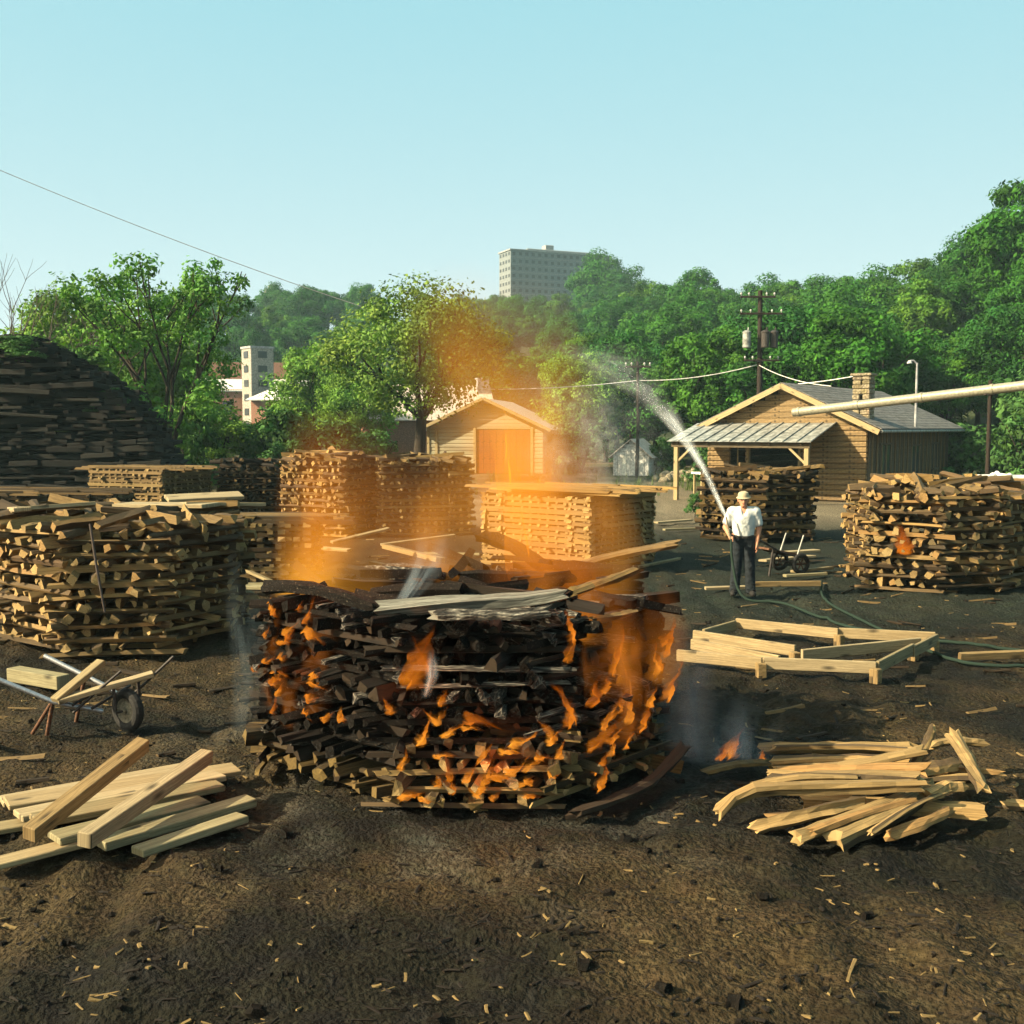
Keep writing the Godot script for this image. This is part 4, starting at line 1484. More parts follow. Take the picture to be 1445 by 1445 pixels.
	# the little shed
	var h = thing("shed", "little pale boarded shed with a gable roof beside the small pole", "shed", Vector3(6.75, 0, -62.2), deg_to_rad(-22))
	var hw := MB.new()
	courses(hw, I, [-1.05, 1.05, 0.0, 1.15], 0.26, 0.06, true)
	hw.col = Color.WHITE
	put("front_wall", hw.mesh(), M.white, h)
	put("gable", gable_mesh(-1.05, 1.05, 1.15, 2.0, 0, 0.06).mesh(), M.white, h)
	for x in [-1.05, 1.05]:
		box_part(h, "side_wall", Vector3(x, 0.57, -1.25), Vector3(0.06, 1.15, 2.4), M.white)
	slab_roof(h, "roof", -1.3, 1.0, 0.01, 2.07, 0.2, -2.6, 0.06, M.pinkroof)
	slab_roof(h, "roof", 1.3, 1.0, -0.01, 2.07, 0.2, -2.6, 0.06, M.pinkroof)
	# pale-roofed barn behind the big tree
	var bn = thing("barn", "long barn with a pale pinkish roof behind the big round tree", "barn", Vector3(-6.6, 0, -84), deg_to_rad(12))
	box_part(bn, "wall", Vector3(0, 1.6, 0), Vector3(9.6, 3.2, 7), M.brick, 0.05)
	var rf := MB.new()
	for i in 8:
		var x := -5.0 + 10.0 * (i + 0.5) / 8
		for s in [-1.0, 1.0]:
			rf.box(Transform3D(Basis(Vector3.RIGHT, s * 0.62), Vector3(x, 4.6, s * 1.9)), Vector3(1.22, 0.08, 4.7), 0.02)
	put("roof", rf.mesh(), M.pinkroof, bn)
	box_part(bn, "roof_vent", Vector3(4.3, 5.9, 0.4), Vector3(0.9, 1.2, 1.2), M.conc)
	# mill buildings beyond the open tree
	var mt = far_building("tower", "slim pale mill tower with stacked windows rising over low roofs", "tower", Vector3(-34.5, 0, -150), deg_to_rad(38), Vector3(3.3, 13.4, 3.0), 7, 1, 1, M.towerlight, Vector2(1.3, 0.9))
	box_part(mt, "parapet", Vector3(0, 13.5, 0), Vector3(3.5, 0.3, 3.2), M.conc)
	var ml = thing("mill", "long low mill with pale roof and brick walls around the tower", "mill", Vector3(-36.5, 0, -156), deg_to_rad(8))
	box_part(ml, "wall", Vector3(0, 4.0, 0), Vector3(17, 8.0, 9), M.brick, 0.05)
	box_part(ml, "upper_storey", Vector3(-0.6, 10.2, -3.5), Vector3(12, 3.6, 4), M.brick, 0.05)
	box_part(ml, "roof", Vector3(0, 8.7, 1.4), Vector3(17.6, 0.2, 7.0), M.white, 0.02, Vector3(0.28, 0, 0))
	for i in 5:
		var wdw = box_part(ml, "window", Vector3(-6.4 + i * 3.2, 5.6, 4.52), Vector3(1.2, 1.6, 0.1), M.glass, 0.0)
		box_part(wdw, "sill", Vector3(-6.4 + i * 3.2, 4.75, 4.58), Vector3(1.4, 0.12, 0.16), M.towerlight, 0.0)
	var lo = thing("warehouse", "white-roofed low warehouse beside the mill tower", "warehouse", Vector3(-28.8, 0, -143), deg_to_rad(-14))
	box_part(lo, "wall", Vector3(1.5, 3.2, 0), Vector3(11, 6.4, 6), M.brick, 0.05)
	box_part(lo, "roof", Vector3(1.5, 7.0, 0.6), Vector3(11.5, 0.16, 6.8), M.white, 0.02, Vector3(0.22, 0, 0))
	# hilltop warehouse
	var z := -322.0
	var wb = far_building("hilltop_warehouse", "big flat-roofed warehouse with rows of small windows crowning the wooded hill", "warehouse", Vector3(12.6, 26.0, z), deg_to_rad(24), Vector3(32, 26.4, 8), 13, 16, 4, M.wareh, Vector2(0.95, 0.85))
	for r in 12:
		box_part(wb, "string_course", Vector3(0, 26.4 * (r + 1.05) / 13.0, 4.06), Vector3(32.1, 0.16, 0.14), M.conc, 0.0)
	box_part(wb, "roof", Vector3(0, 26.55, 0), Vector3(32.6, 0.4, 8.6), M.conc, 0.02)
	box_part(wb, "roof_gable", Vector3(-0.5, 27.0, 0), Vector3(20, 0.6, 7), M.wareh, 0.2)
	box_part(wb, "roof_house", Vector3(-3.0, 28.0, 1), Vector3(2.6, 1.6, 2.6), M.conc, 0.1)
	var fb = far_building("silo_tower", "hazy grey tower block standing among trees beyond the mill", "tower", Vector3(-64.5, 12, -300), deg_to_rad(20), Vector3(4.2, 28, 4.2), 8, 1, 1, M.conc, Vector2(1.0, 0.9))
	box_part(fb, "cap", Vector3(0, 28.5, 0), Vector3(2.4, 1.2, 2.4), M.conc, 0.1)

func build_forest():
	# crowns shared between the trees of a kind
	var greens := [Color(0.022, 0.08, 0.011), Color(0.034, 0.1, 0.012), Color(0.017, 0.064, 0.011), Color(0.044, 0.108, 0.013), Color(0.024, 0.086, 0.009)]
	var kinds = []
	for i in 6:
		var c: Color = greens[i % 5]
		var o = {"h": 12.0, "w": [8.5, 7.0, 9.5, 6.5, 8.0, 9.0][i], "base": [0.28, 0.35, 0.3, 0.3, 0.22, 0.38][i], "clumps": 70, "per": 185, "leaf": 0.17, "color": c, "depth": 1, "limbs": 5, "clump": 0.125, "open": 0.0}
		var t = tree("hillside_tree", 100 + i, o)
		t.position = Vector3(0, -400, 0)
		kinds.append(t)
	var words = ["dense deep green", "pale green", "broad dark green", "narrow yellow-green", "bushy bright green", "loose-crowned green"]
	var R := RandomNumberGenerator.new()
	R.seed = 4242
	# [first s, last s, nearest, farthest, how many, least scale, most scale, where]
	var bands = [
		[0.16, 0.34, 64, 74, 8, 0.7, 0.9, "at the foot of the slope behind the plank house"],
		[0.2, 0.47, 84, 100, 9, 0.75, 1.0, "halfway up the slope behind the plank house"],
		[0.22, 0.5, 110, 130, 11, 0.85, 1.1, "on the crest of the slope above the plank house"],
		[0.2, 0.5, 135, 160, 10, 0.8, 1.05, "along the skyline above the plank house"],
		[0.36, 0.5, 66, 86, 6, 0.6, 0.8, "on the bank past the end of the conveyor pipe"],
		[0.06, 0.2, 72, 90, 9, 0.6, 0.85, "behind the little pale shed"],
		[0.04, 0.22, 105, 130, 9, 0.8, 1.0, "on the slope above the little pale shed"],
		[0.06, 0.24, 150, 190, 12, 0.85, 1.1, "on the skyline between hilltop warehouse and power pole"],
		[-0.06, 0.12, 110, 150, 10, 0.75, 1.0, "on the hillside behind the garage"],
		[-0.06, 0.12, 170, 230, 12, 0.8, 1.1, "high on the hillside behind the garage"],
		[-0.05, 0.11, 245, 305, 16, 0.8, 1.05, "just below the hilltop warehouse"],
		[-0.18, -0.06, 100, 135, 7, 0.65, 0.85, "behind the pale-roofed barn"],
		[-0.3, -0.06, 170, 230, 14, 0.8, 1.05, "on the far rise beyond the mill tower"],
		[-0.3, -0.12, 240, 300, 10, 0.9, 1.2, "on the hazy far ridge near the grey tower block"],
		[-0.52, -0.32, 80, 130, 10, 0.6, 0.8, "beyond the open tree and the dark lumber stack"],
	]
	var first = {}
	var taken = {}
	for bnd in bands:
		for i in bnd[4]:
			var f: float = (i + R.randf_range(0.15, 0.85)) / bnd[4]
			var s: float = lerpf(bnd[0], bnd[1], f)
			var d = R.randf_range(bnd[2], bnd[3])
			var x = s * d
			var p := Vector3(x, maxf(hill_h(x, -d), 0.0) - 0.2, -d)
			var sc = R.randf_range(bnd[5], bnd[6])
			var f3 = (sc - bnd[5]) / (bnd[6] - bnd[5])
			var k = R.randi() % 6
			var label = ""
			for tries in 18:
				label = (["lowish ", "", "tall "][int(f3 * 2.99)] + words[k] + " tree " + bnd[7]).strip_edges()
				if not taken.has(label):
					break
				k = (k + 1) % 6
				if tries % 6 == 5:
					f3 = fmod(f3 + 0.34, 1.0)
			taken[label] = true
			place_tree(kinds[k], first, k, p, R.randf() * TAU, Vector3(sc * R.randf_range(0.9, 1.15), sc, sc * R.randf_range(0.9, 1.15)), label, "trees of the wooded hillside")
	# trees that stand out of the skyline
	for q in [[0.468, 84.0, 4, 1.1, "tallest tree at the very end of the wooded skyline"], [0.43, 112.0, 2, 1.1, "round tree stepping up toward the end of the skyline"], [0.295, 150.0, 1, 1.1, "round-headed tree standing proud of the skyline above the power pole"], [0.163, 168.0, 0, 1.15, "two-lobed tree on the skyline over the small pole"], [0.08, 240.0, 5, 1.62, "dark tree covering the corner of the hilltop warehouse"], [0.098, 235.0, 2, 1.3, "lower tree beside the one covering the warehouse corner"], [-0.185, 225.0, 2, 1.1, "round hazy tree at the end of the far ridge"]]:
		var x: float = q[0] * q[1]
		place_tree(kinds[q[2]], first, q[2], Vector3(x, maxf(hill_h(x, -q[1]), 0) - 0.2, -q[1]), R.randf() * TAU, Vector3.ONE * q[3], q[4], "")
	for i in 6:
		if not first.has(i):
			kinds[i].free()

func place_tree(proto: Node3D, first: Dictionary, k: int, p: Vector3, turn: float, sc: Vector3, label: String, group: String):
	var t: Node3D = proto
	if first.has(k):
		t = dup(proto, p, turn, label, group)
	else:
		first[k] = true
		tag(t, label, "tree", group)
		t.position = p
		t.rotation.y = turn
	if not group:
		t.remove_meta("group")
	t.scale = sc

func build_yard_trees():
	var yg := Color(0.085, 0.165, 0.024)
	var t = tree("open_tree", 11, {"h": 8.2, "w": 6.0, "base": 0.22, "clumps": 70, "per": 60, "leaf": 0.1, "color": Color(0.06, 0.14, 0.026), "depth": 2, "limbs": 5, "clump": 0.085, "open": 0.12, "spread": 0.26, "fan": 0.42, "trunk": 0.2})
	t.position = Vector3(-13.2, 0, -42)
	tag(t, "open-crowned tree with dark forked limbs showing against the sky", "tree")
	var m = tree("big_tree", 23, {"h": 10.4, "w": 9.2, "base": 0.36, "clumps": 80, "per": 130, "leaf": 0.115, "color": Color(0.085, 0.14, 0.024), "depth": 1, "limbs": 6, "clump": 0.115, "open": 0.0, "trunk": 0.3, "spread": 0.5})
	m.position = Vector3(-4.9, 0, -57)
	tag(m, "big round olive-green tree with forking trunk before the garage", "tree")
	var b = tree("bright_tree", 31, {"h": 9.6, "w": 7.4, "base": 0.2, "clumps": 110, "per": 120, "leaf": 0.13, "color": yg, "depth": 1, "limbs": 5, "clump": 0.115, "open": 0.0, "trunk": 0.2, "spread": 0.4})
	b.position = Vector3(-20.3, 0, -52)
	tag(b, "bright yellow-green tree behind the dark lumber stack", "tree")
	var b2 = dup(b, Vector3(-14.2, 0, -50), 2.0, "lower yellow-green tree behind the trunk of the open tree")
	b2.scale = Vector3(0.75, 0.42, 0.75)
	for q in [[Vector3(-13.4, 0, -76), 0.95, 0.9, "yellow-green tree beside the big round tree, in front of the barn"], [Vector3(-10.2, 0, -72), 0.7, 0.75, "smaller yellow-green tree between the mill and the big round tree"], [Vector3(-23.5, 0, -58), 0.9, 0.85, "yellow-green tree at the near end of the lumber stack"], [Vector3(4.6, 0, -72), 0.8, 0.8, "yellow-green tree shading the end of the garage"], [Vector3(-21.6, 0, -64), 1.05, 1.0, "fullest yellow-green tree, behind the limbs of the open tree"], [Vector3(-18.0, 0, -56), 0.9, 0.78, "yellow-green tree filling the gap under the open tree"], [Vector3(-13.6, 0, -62), 0.6, 0.32, "low yellow-green tree just past the trunk of the open tree"]]:
		var b3 = dup(b, q[0], q[1] * 9.0, q[3])
		b3.scale = Vector3(q[1], q[2], q[1])
	var d = tree("bare_tree", 44, {"h": 8.9, "w": 4.0, "base": 0.45, "clumps": 0, "per": 0, "leaf": 0.1, "color": yg, "depth": 3, "limbs": 3, "trunk": 0.12, "dead": true, "spread": 0.5})
	d.position = Vector3(-20.5, 0, -46.5)
	tag(d, "bare dead tree with thin grey forked branches above the lumber stack", "tree")
	var d2 = dup(d, Vector3(-17.5, 0, -47.5), 1.7, "lower bare branches poking above the bright green tree")
	d2.scale = Vector3(0.9, 0.92, 0.9)
	var s = shrub("shrub", 61, 4.2, 3.6, 46, 85, 0.13, Color(0.035, 0.085, 0.022))
	s.position = Vector3(-10.6, 0, -50)
	tag(s, "tall dense shrub beside the trunk of the open tree", "bush")
	var spots = [
		[Vector3(-8.2, 0, -51), 1.0, 0.85, "broad dark shrub between open tree and big round tree"],
		[Vector3(-12.9, 0, -44.6), 0.62, 1.0, "leafy shrub against the end of the lumber stack"],
		[Vector3(-9.6, 0, -46.5), 0.7, 0.6, "low shrub behind the far ricks of sticks"],
		[Vector3(-6.6, 0, -53), 0.8, 0.72, "low shrub under the big round tree"],
		[Vector3(4.2, 0, -66), 1.0, 1.15, "dark shrub between garage and little shed"],
		[Vector3(8.7, 0, -63), 0.55, 0.6, "small shrub on the far side of the little shed"],
		[Vector3(9.0, 0, -50), 0.55, 0.55, "shrub seen under the porch roof corner"],
		[Vector3(5.6, 0, -33.5), 0.16, 0.2, "low green weed near the rick behind the person"],
		[Vector3(20.6, 0, -50.0), 0.9, 0.8, "sunlit bush on the bank under the conveyor pipe"],
		[Vector3(22.5, 0, -47.5), 1.0, 1.1, "taller sunlit bush on the bank past the pipe post"],
		[Vector3(24.5, 0, -52), 1.2, 1.5, "tallest bush on the bank past the pipe post"],
		[Vector3(-15.6, 4.4, -40.5), 0.5, 0.35, "vine clump hanging over the top of the lumber stack"],
		[Vector3(-13.9, 3.0, -38.0), 0.4, 0.3, "vine clump on the sloping end of the lumber stack"],
		[Vector3(-16.6, 4.9, -37.2), 0.5, 0.25, "vine clump over the highest edge of the lumber stack"],
	]
	var i := 0
	for q in spots:
		var c = dup(s, q[0], i * 1.3, q[3])
		c.scale = Vector3(q[1], q[2], q[1])
		i += 1
	# rough grass along the far edge of the yard
	var R := RandomNumberGenerator.new()
	R.seed = 9
	var bl := MB.new()
	for k in 7:
		var an = R.randf() * TAU
		var o := Vector3(R.randf_range(-0.05, 0.05), 0, R.randf_range(-0.05, 0.05))
		var tip = o + Vector3(cos(an) * 0.12, R.randf_range(0.2, 0.38), sin(an) * 0.12)
		var sd := Vector3(-sin(an), 0, cos(an)) * 0.012
		bl.col = Color(0.07, 0.1, 0.03) * R.randf_range(0.7, 1.3)
		bl.tri(o - sd, o + sd, tip)
	var pl = []
	for k in 5200:
		var x = R.randf_range(-16, 34)
		var z = R.randf_range(-72, -44)
		if gn3.get_noise_2d(x * 1.2, z * 1.2) < -0.05 and R.randf() < 0.8:
			continue
		if absf(x - 2.5) < 5.0 and z > -64.0 and R.randf() < 0.85:
			continue
		pl.append(Transform3D(Basis(Vector3.UP, R.randf() * TAU).scaled(Vector3.ONE * R.randf_range(0.7, 1.6)), Vector3(x, ground_h(x, z), z)))
	scatter("grass", bl.mesh(), M.leaf, pl, "rough grass along the far edge of the yard", "grass")

func scatter(called, mesh, material, places: Array, label, category):
	var mm = MultiMesh.new()
	mm.transform_format = MultiMesh.TRANSFORM_3D
	mm.mesh = mesh
	mm.instance_count = places.size()
	for i in places.size():
		mm.set_instance_transform(i, places[i])
	var o = MultiMeshInstance3D.new()
	o.multimesh = mm
	o.material_override = material
	o.name = numbered(called)
	add_child(o)
	tag(o, label, category)
	stuff(o)

func build_ricks():
	var wood = func(_f, _s, r): return M.wood[int(r * M.wood.size()) % M.wood.size()]
	# the rick on fire: charred but for the lowest layers
	var charred = func(f, _s, r):
		if f < 0.22: return M.wood[0] if r < 0.45 else M.scorch[1]
		if f < 0.36: return M.scorch[int(r * 3) % 3]
		if r < 0.55: return M.char
		if r < 0.76: return M.scorch[2]
		return M.ash
	var fg = thing("burning_rick", "charred rick of split logs on fire, flames between its blackened layers", "log rick")
	rick(fg, [Vector3(-0.88, 0, -7.55), Vector3(0.31, 0, -7.55), Vector3(1.12, 0, -8.42), Vector3(1.18, 0, -9.7), Vector3(0.33, 0, -10.65), Vector3(-0.95, 0, -10.7), Vector3(-1.95, 0, -9.85), Vector3(-1.98, 0, -8.5)], 1.36,
		{"pick": charred, "seen": [true, true, false, false, false, false, false, false], "bulk_mats": [M.char, M.scorch[2], M.ash, M.scorch[1]], "bulk_pick": func(f, r): return (3 if r < 0.85 else 1) if f < 0.22 else (0 if r < 0.6 else (1 if r < 0.88 else 2)), "tops": 50, "toplen": 0.75, "lean": 0.04, "step": 0.112, "short": 0.088, "long": 0.048, "reach": 0.6, "wild": 1.9})
	var heap := MB.new()
	var hn := noise(1.4, 4, 3)
	var hv = func(i, j):
		var a = TAU * i / 28.0
		var r = 1.25 * j / 12.0
		var x = cos(a) * r; var z = sin(a) * r
		return Vector3(-0.33 + x, 1.3 - 0.35 * pow(r / 1.25, 3) + hn.get_noise_2d(x * 3, z * 3) * 0.22, -9.15 + z)
	for i in 28:
		for j in 12:
			heap.quad(hv.call(i, j), hv.call(i + 1, j), hv.call(i + 1, j + 1), hv.call(i, j + 1), Vector2(i, j), Vector2(i + 1, j), Vector2(i + 1, j + 1), Vector2(i, j + 1))
	put("charcoal_heap", heap.mesh(), M.char, fg)
	# the ash-white slab across the top of the near side, and logs on the rim
	split_log("ash_log", "", "", [Vector3(-0.92, 1.42, -7.72), Vector3(-0.4, 1.47, -7.66), Vector3(0.1, 1.5, -7.62), Vector3(0.36, 1.55, -7.58)], 0.18, M.ashlog, "", fg)
	split_log("ash_log", "", "", [Vector3(-0.55, 1.41, -7.55), Vector3(0.0, 1.42, -7.5), Vector3(0.25, 1.44, -7.52)], 0.12, M.ash, "", fg)
	split_log("rim_log", "", "", [Vector3(-1.95, 1.45, -8.6), Vector3(-1.5, 1.5, -8.2), Vector3(-0.95, 1.42, -7.75)], 0.15, M.char, "", fg)
	split_log("rim_log", "", "", [Vector3(0.45, 1.5, -8.0), Vector3(0.75, 1.56, -8.2), Vector3(0.95, 1.62, -8.3)], 0.13, M.scorch[1], "", fg)
	split_log("rim_log", "", "", [Vector3(0.5, 1.42, -9.9), Vector3(0.95, 1.55, -9.9), Vector3(1.5, 1.66, -9.85)], 0.11, M.wood[3], "", fg)
	split_log("rim_log", "", "", [Vector3(0.6, 1.3, -7.95), Vector3(0.8, 1.32, -8.05), Vector3(0.9, 1.34, -8.1)], 0.09, M.wood[3], "", fg)
	split_log("rim_log", "", "", [Vector3(-1.2, 1.38, -8.2), Vector3(-0.7, 1.42, -8.3), Vector3(-0.3, 1.36, -8.5)], 0.12, M.char, "", fg)
	split_log("rim_log", "", "", [Vector3(0.3, 1.42, -9.9), Vector3(0.0, 1.62, -10.1), Vector3(-0.3, 1.7, -10.2)], 0.18, M.char, "", fg)
	split_log("fallen_log", "", "", [Vector3(0.42, 0.04, -7.4), Vector3(0.95, 0.12, -7.75), Vector3(1.3, 0.3, -8.15)], 0.11, M.scorch[2], "", fg)
	# the unburned rick by the wheelbarrow
	var lp = thing("log_rick", "big unburned rick of split logs behind the wheelbarrow", "log rick")
	rick(lp, [Vector3(-5.3, 0, -12.72), Vector3(-4.12, 0, -12.92), Vector3(-3.55, 0, -13.95), Vector3(-3.7, 0, -15.1), Vector3(-4.6, 0, -15.9), Vector3(-5.9, 0, -15.8), Vector3(-6.7, 0, -14.9), Vector3(-6.4, 0, -13.55)], 1.53,
		{"pick": func(f, sd, r): return (M.wood[[2, 0, 2, 0, 4][int(r * 5) % 5]] if sd == 7 else (M.wood[[0, 1, 2, 3, 4][int(r * 5) % 5]] if f < 1.05 else M.wood[int(r * 6) % 6])), "seen": [true, true, false, false, false, false, false, true], "bulk_mats": [M.wood[0], M.wood[1], M.wood[3]], "tops": 52, "toplen": 0.75, "step": 0.15, "short": 0.115, "long": 0.07, "wild": 1.9})
	for q in [[Vector3(-5.2, 1.68, -14.6), Vector3(-3.9, 1.70, -14.2), 0.42], [Vector3(-4.3, 1.71, -14.3), Vector3(-3.4, 1.66, -14.9), 0.3], [Vector3(-6.1, 1.70, -13.4), Vector3(-5.4, 1.72, -14.1), 0.22], [Vector3(-6.3, 1.68, -13.9), Vector3(-5.9, 1.72, -13.2), 0.2], [Vector3(-4.7, 1.74, -14.9), Vector3(-3.8, 1.76, -15.4), 0.3]]:
		board("slab", "", "", q[0], q[1], q[2], 0.05, M.pine[2], "", rr(-0.2, 0.2), lp)
	var st = tube_part(null, "pole", [Vector3(-4.86, 1.6, -12.6), Vector3(-4.78, 1.1, -12.55), Vector3(-4.7, 0.58, -12.55)], [0.016, 0.018, 0.014], M.deadbark, 6)
	tag(st, "thin stick leaning on the unburned rick behind the wheelbarrow", "stick")
	# rick at the edge of the yard, alight inside
	var rr_ = thing("log_rick", "rick of yellowish split logs with one small fire in its side", "log rick")
	rick(rr_, [Vector3(5.95, 0, -18.35), Vector3(6.98, 0, -17.75), Vector3(8.15, 0, -18.0), Vector3(9.2, 0, -18.9), Vector3(9.3, 0, -20.1), Vector3(8.4, 0, -21.0), Vector3(7.1, 0, -21.0), Vector3(6.1, 0, -19.9)], 1.66,
		{"pick": wood, "seen": [true, true, true, false, false, false, false, false], "bulk_mats": [M.wood[0], M.wood[2], M.wood[1]], "tops": 46, "step": 0.17, "short": 0.13, "long": 0.07, "wild": 1.7})
	# rick behind the person
	var rb = thing("log_rick", "dark rick of rough logs standing behind the person with the hose", "log rick")
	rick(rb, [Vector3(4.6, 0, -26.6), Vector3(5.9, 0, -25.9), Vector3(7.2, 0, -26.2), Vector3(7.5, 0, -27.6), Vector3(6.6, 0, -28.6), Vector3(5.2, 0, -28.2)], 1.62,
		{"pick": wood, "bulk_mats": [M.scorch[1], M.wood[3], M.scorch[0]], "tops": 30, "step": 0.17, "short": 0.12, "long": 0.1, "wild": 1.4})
	# neat rick of sawn slats
	var nr = thing("slat_rick", "neat square rick of sawn slats with level rows and a flat top", "slat rick")
	rick(nr, square(Vector3(1.15, 0, -22.0), 2.5, 2.35, deg_to_rad(-37)), 1.5,
		{"pick": wood, "src": SLATS, "flat": 1.25, "bulk_mats": [M.wood[0], M.wood[2]], "tops": 46, "toplen": 2.2, "topdir": Vector3(0.8, 0, 0.6), "step": 0.2, "short": 0.045, "long": 0.075, "wild": 0.45, "reach": 0.5})
	# the taller pair beyond
	var r2 = thing("log_rick", "tall sunlit rick of split logs beyond the orange flame column", "log rick")
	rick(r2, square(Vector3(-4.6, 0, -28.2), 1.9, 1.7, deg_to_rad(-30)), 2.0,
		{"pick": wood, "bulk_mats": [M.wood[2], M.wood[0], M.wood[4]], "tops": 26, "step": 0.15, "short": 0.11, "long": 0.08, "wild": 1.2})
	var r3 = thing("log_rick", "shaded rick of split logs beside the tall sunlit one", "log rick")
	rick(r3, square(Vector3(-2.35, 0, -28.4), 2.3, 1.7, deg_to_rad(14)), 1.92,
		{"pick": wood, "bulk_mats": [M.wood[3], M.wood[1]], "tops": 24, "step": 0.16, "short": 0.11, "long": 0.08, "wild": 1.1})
	# far row by the lumber stack
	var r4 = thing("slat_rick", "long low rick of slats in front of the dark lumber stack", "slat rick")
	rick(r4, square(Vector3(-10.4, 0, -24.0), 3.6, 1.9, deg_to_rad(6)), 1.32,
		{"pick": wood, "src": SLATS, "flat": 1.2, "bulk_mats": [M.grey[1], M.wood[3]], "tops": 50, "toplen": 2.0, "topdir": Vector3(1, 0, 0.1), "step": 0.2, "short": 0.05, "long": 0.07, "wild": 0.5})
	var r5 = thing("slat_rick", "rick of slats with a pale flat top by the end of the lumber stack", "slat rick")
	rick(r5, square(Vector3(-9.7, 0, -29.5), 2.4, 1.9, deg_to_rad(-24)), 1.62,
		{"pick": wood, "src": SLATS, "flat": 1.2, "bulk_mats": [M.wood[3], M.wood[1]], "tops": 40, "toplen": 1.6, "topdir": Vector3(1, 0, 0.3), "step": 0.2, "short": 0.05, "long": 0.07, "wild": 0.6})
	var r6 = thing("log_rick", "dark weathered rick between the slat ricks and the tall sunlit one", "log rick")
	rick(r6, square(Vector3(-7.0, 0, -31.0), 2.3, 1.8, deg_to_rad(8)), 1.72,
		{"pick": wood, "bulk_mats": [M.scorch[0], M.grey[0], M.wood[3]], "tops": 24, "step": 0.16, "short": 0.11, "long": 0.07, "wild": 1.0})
	var r7 = thing("slat_rick", "low grey rick of slats just beyond the unburned log rick", "slat rick")
	rick(r7, square(Vector3(-4.6, 0, -19.6), 2.1, 1.6, deg_to_rad(4)), 1.1,
		{"pick": wood, "src": SLATS, "flat": 1.6, "bulk_mats": [M.grey[1], M.wood[1]], "tops": 36, "toplen": 1.8, "topdir": Vector3(1, 0, 0.05), "step": 0.14, "short": 0.06, "long": 0.07, "wild": 0.7})
	var r8 = thing("log_rick", "distant rick topped with pale sacks near the pipe post", "log rick")
	rick(r8, square(Vector3(11.9, 0, -27.0), 2.2, 1.8, deg_to_rad(-8)), 1.3,
		{"pick": wood, "bulk_mats": [M.wood[3], M.scorch[1]], "tops": 20, "step": 0.16, "short": 0.11, "long": 0.08})
	# the dark lumber stack: long courses stepping down
	var ls = thing("lumber_stack", "huge dark weathered stack of lumber stepping down at one end", "lumber stack")
	var mbs = [MB.new(), MB.new()]
	var y := 0.0
	var row := 0
	while y < 5.7:
		var f = y / 5.7
		var x1 = -11.4 - 0.5 * f - 4.8 * pow(f, 2.6) + rr(-0.15, 0.15)
		var x0 := -21.0
		while x0 < x1 - 0.4:
			var l = minf(rr(0.7, 2.6), x1 - x0)
			for q in 3:
				var m: MB = mbs[rng.randi() % 2]
				var w = rr(0.5, 1.6)
				m.col = Color(w, w, w)
				m.box(Transform3D(Basis.from_euler(Vector3(rr(-0.2, 0.12), rr(-0.12, 0.12), rr(-0.07, 0.07))), Vector3(x0 + l * 0.5, y + 0.07, -36.6 - q * 1.2 - f * 1.2 + rr(-0.22, 0.2))), Vector3(l - 0.04, rr(0.05, 0.22), rr(0.4, 1.2)), 0.02)
			x0 += l
		for q in 9:
			var xx = lerpf(-20.5, x1 - 0.3, q / 8.0) + rr(-0.2, 0.2)
			mbs[1].box(Transform3D(Basis(Vector3.UP, PI / 2), Vector3(xx, y + 0.185, -37.4 - f * 1.2)), Vector3(rr(2.2, 2.5), 0.09, rr(0.12, 0.4)), 0.01)
		y += 0.235
		row += 1
	for i in 2:
		stuff(put("stacked_lumber", mbs[i].mesh(), M.stack[i], ls))

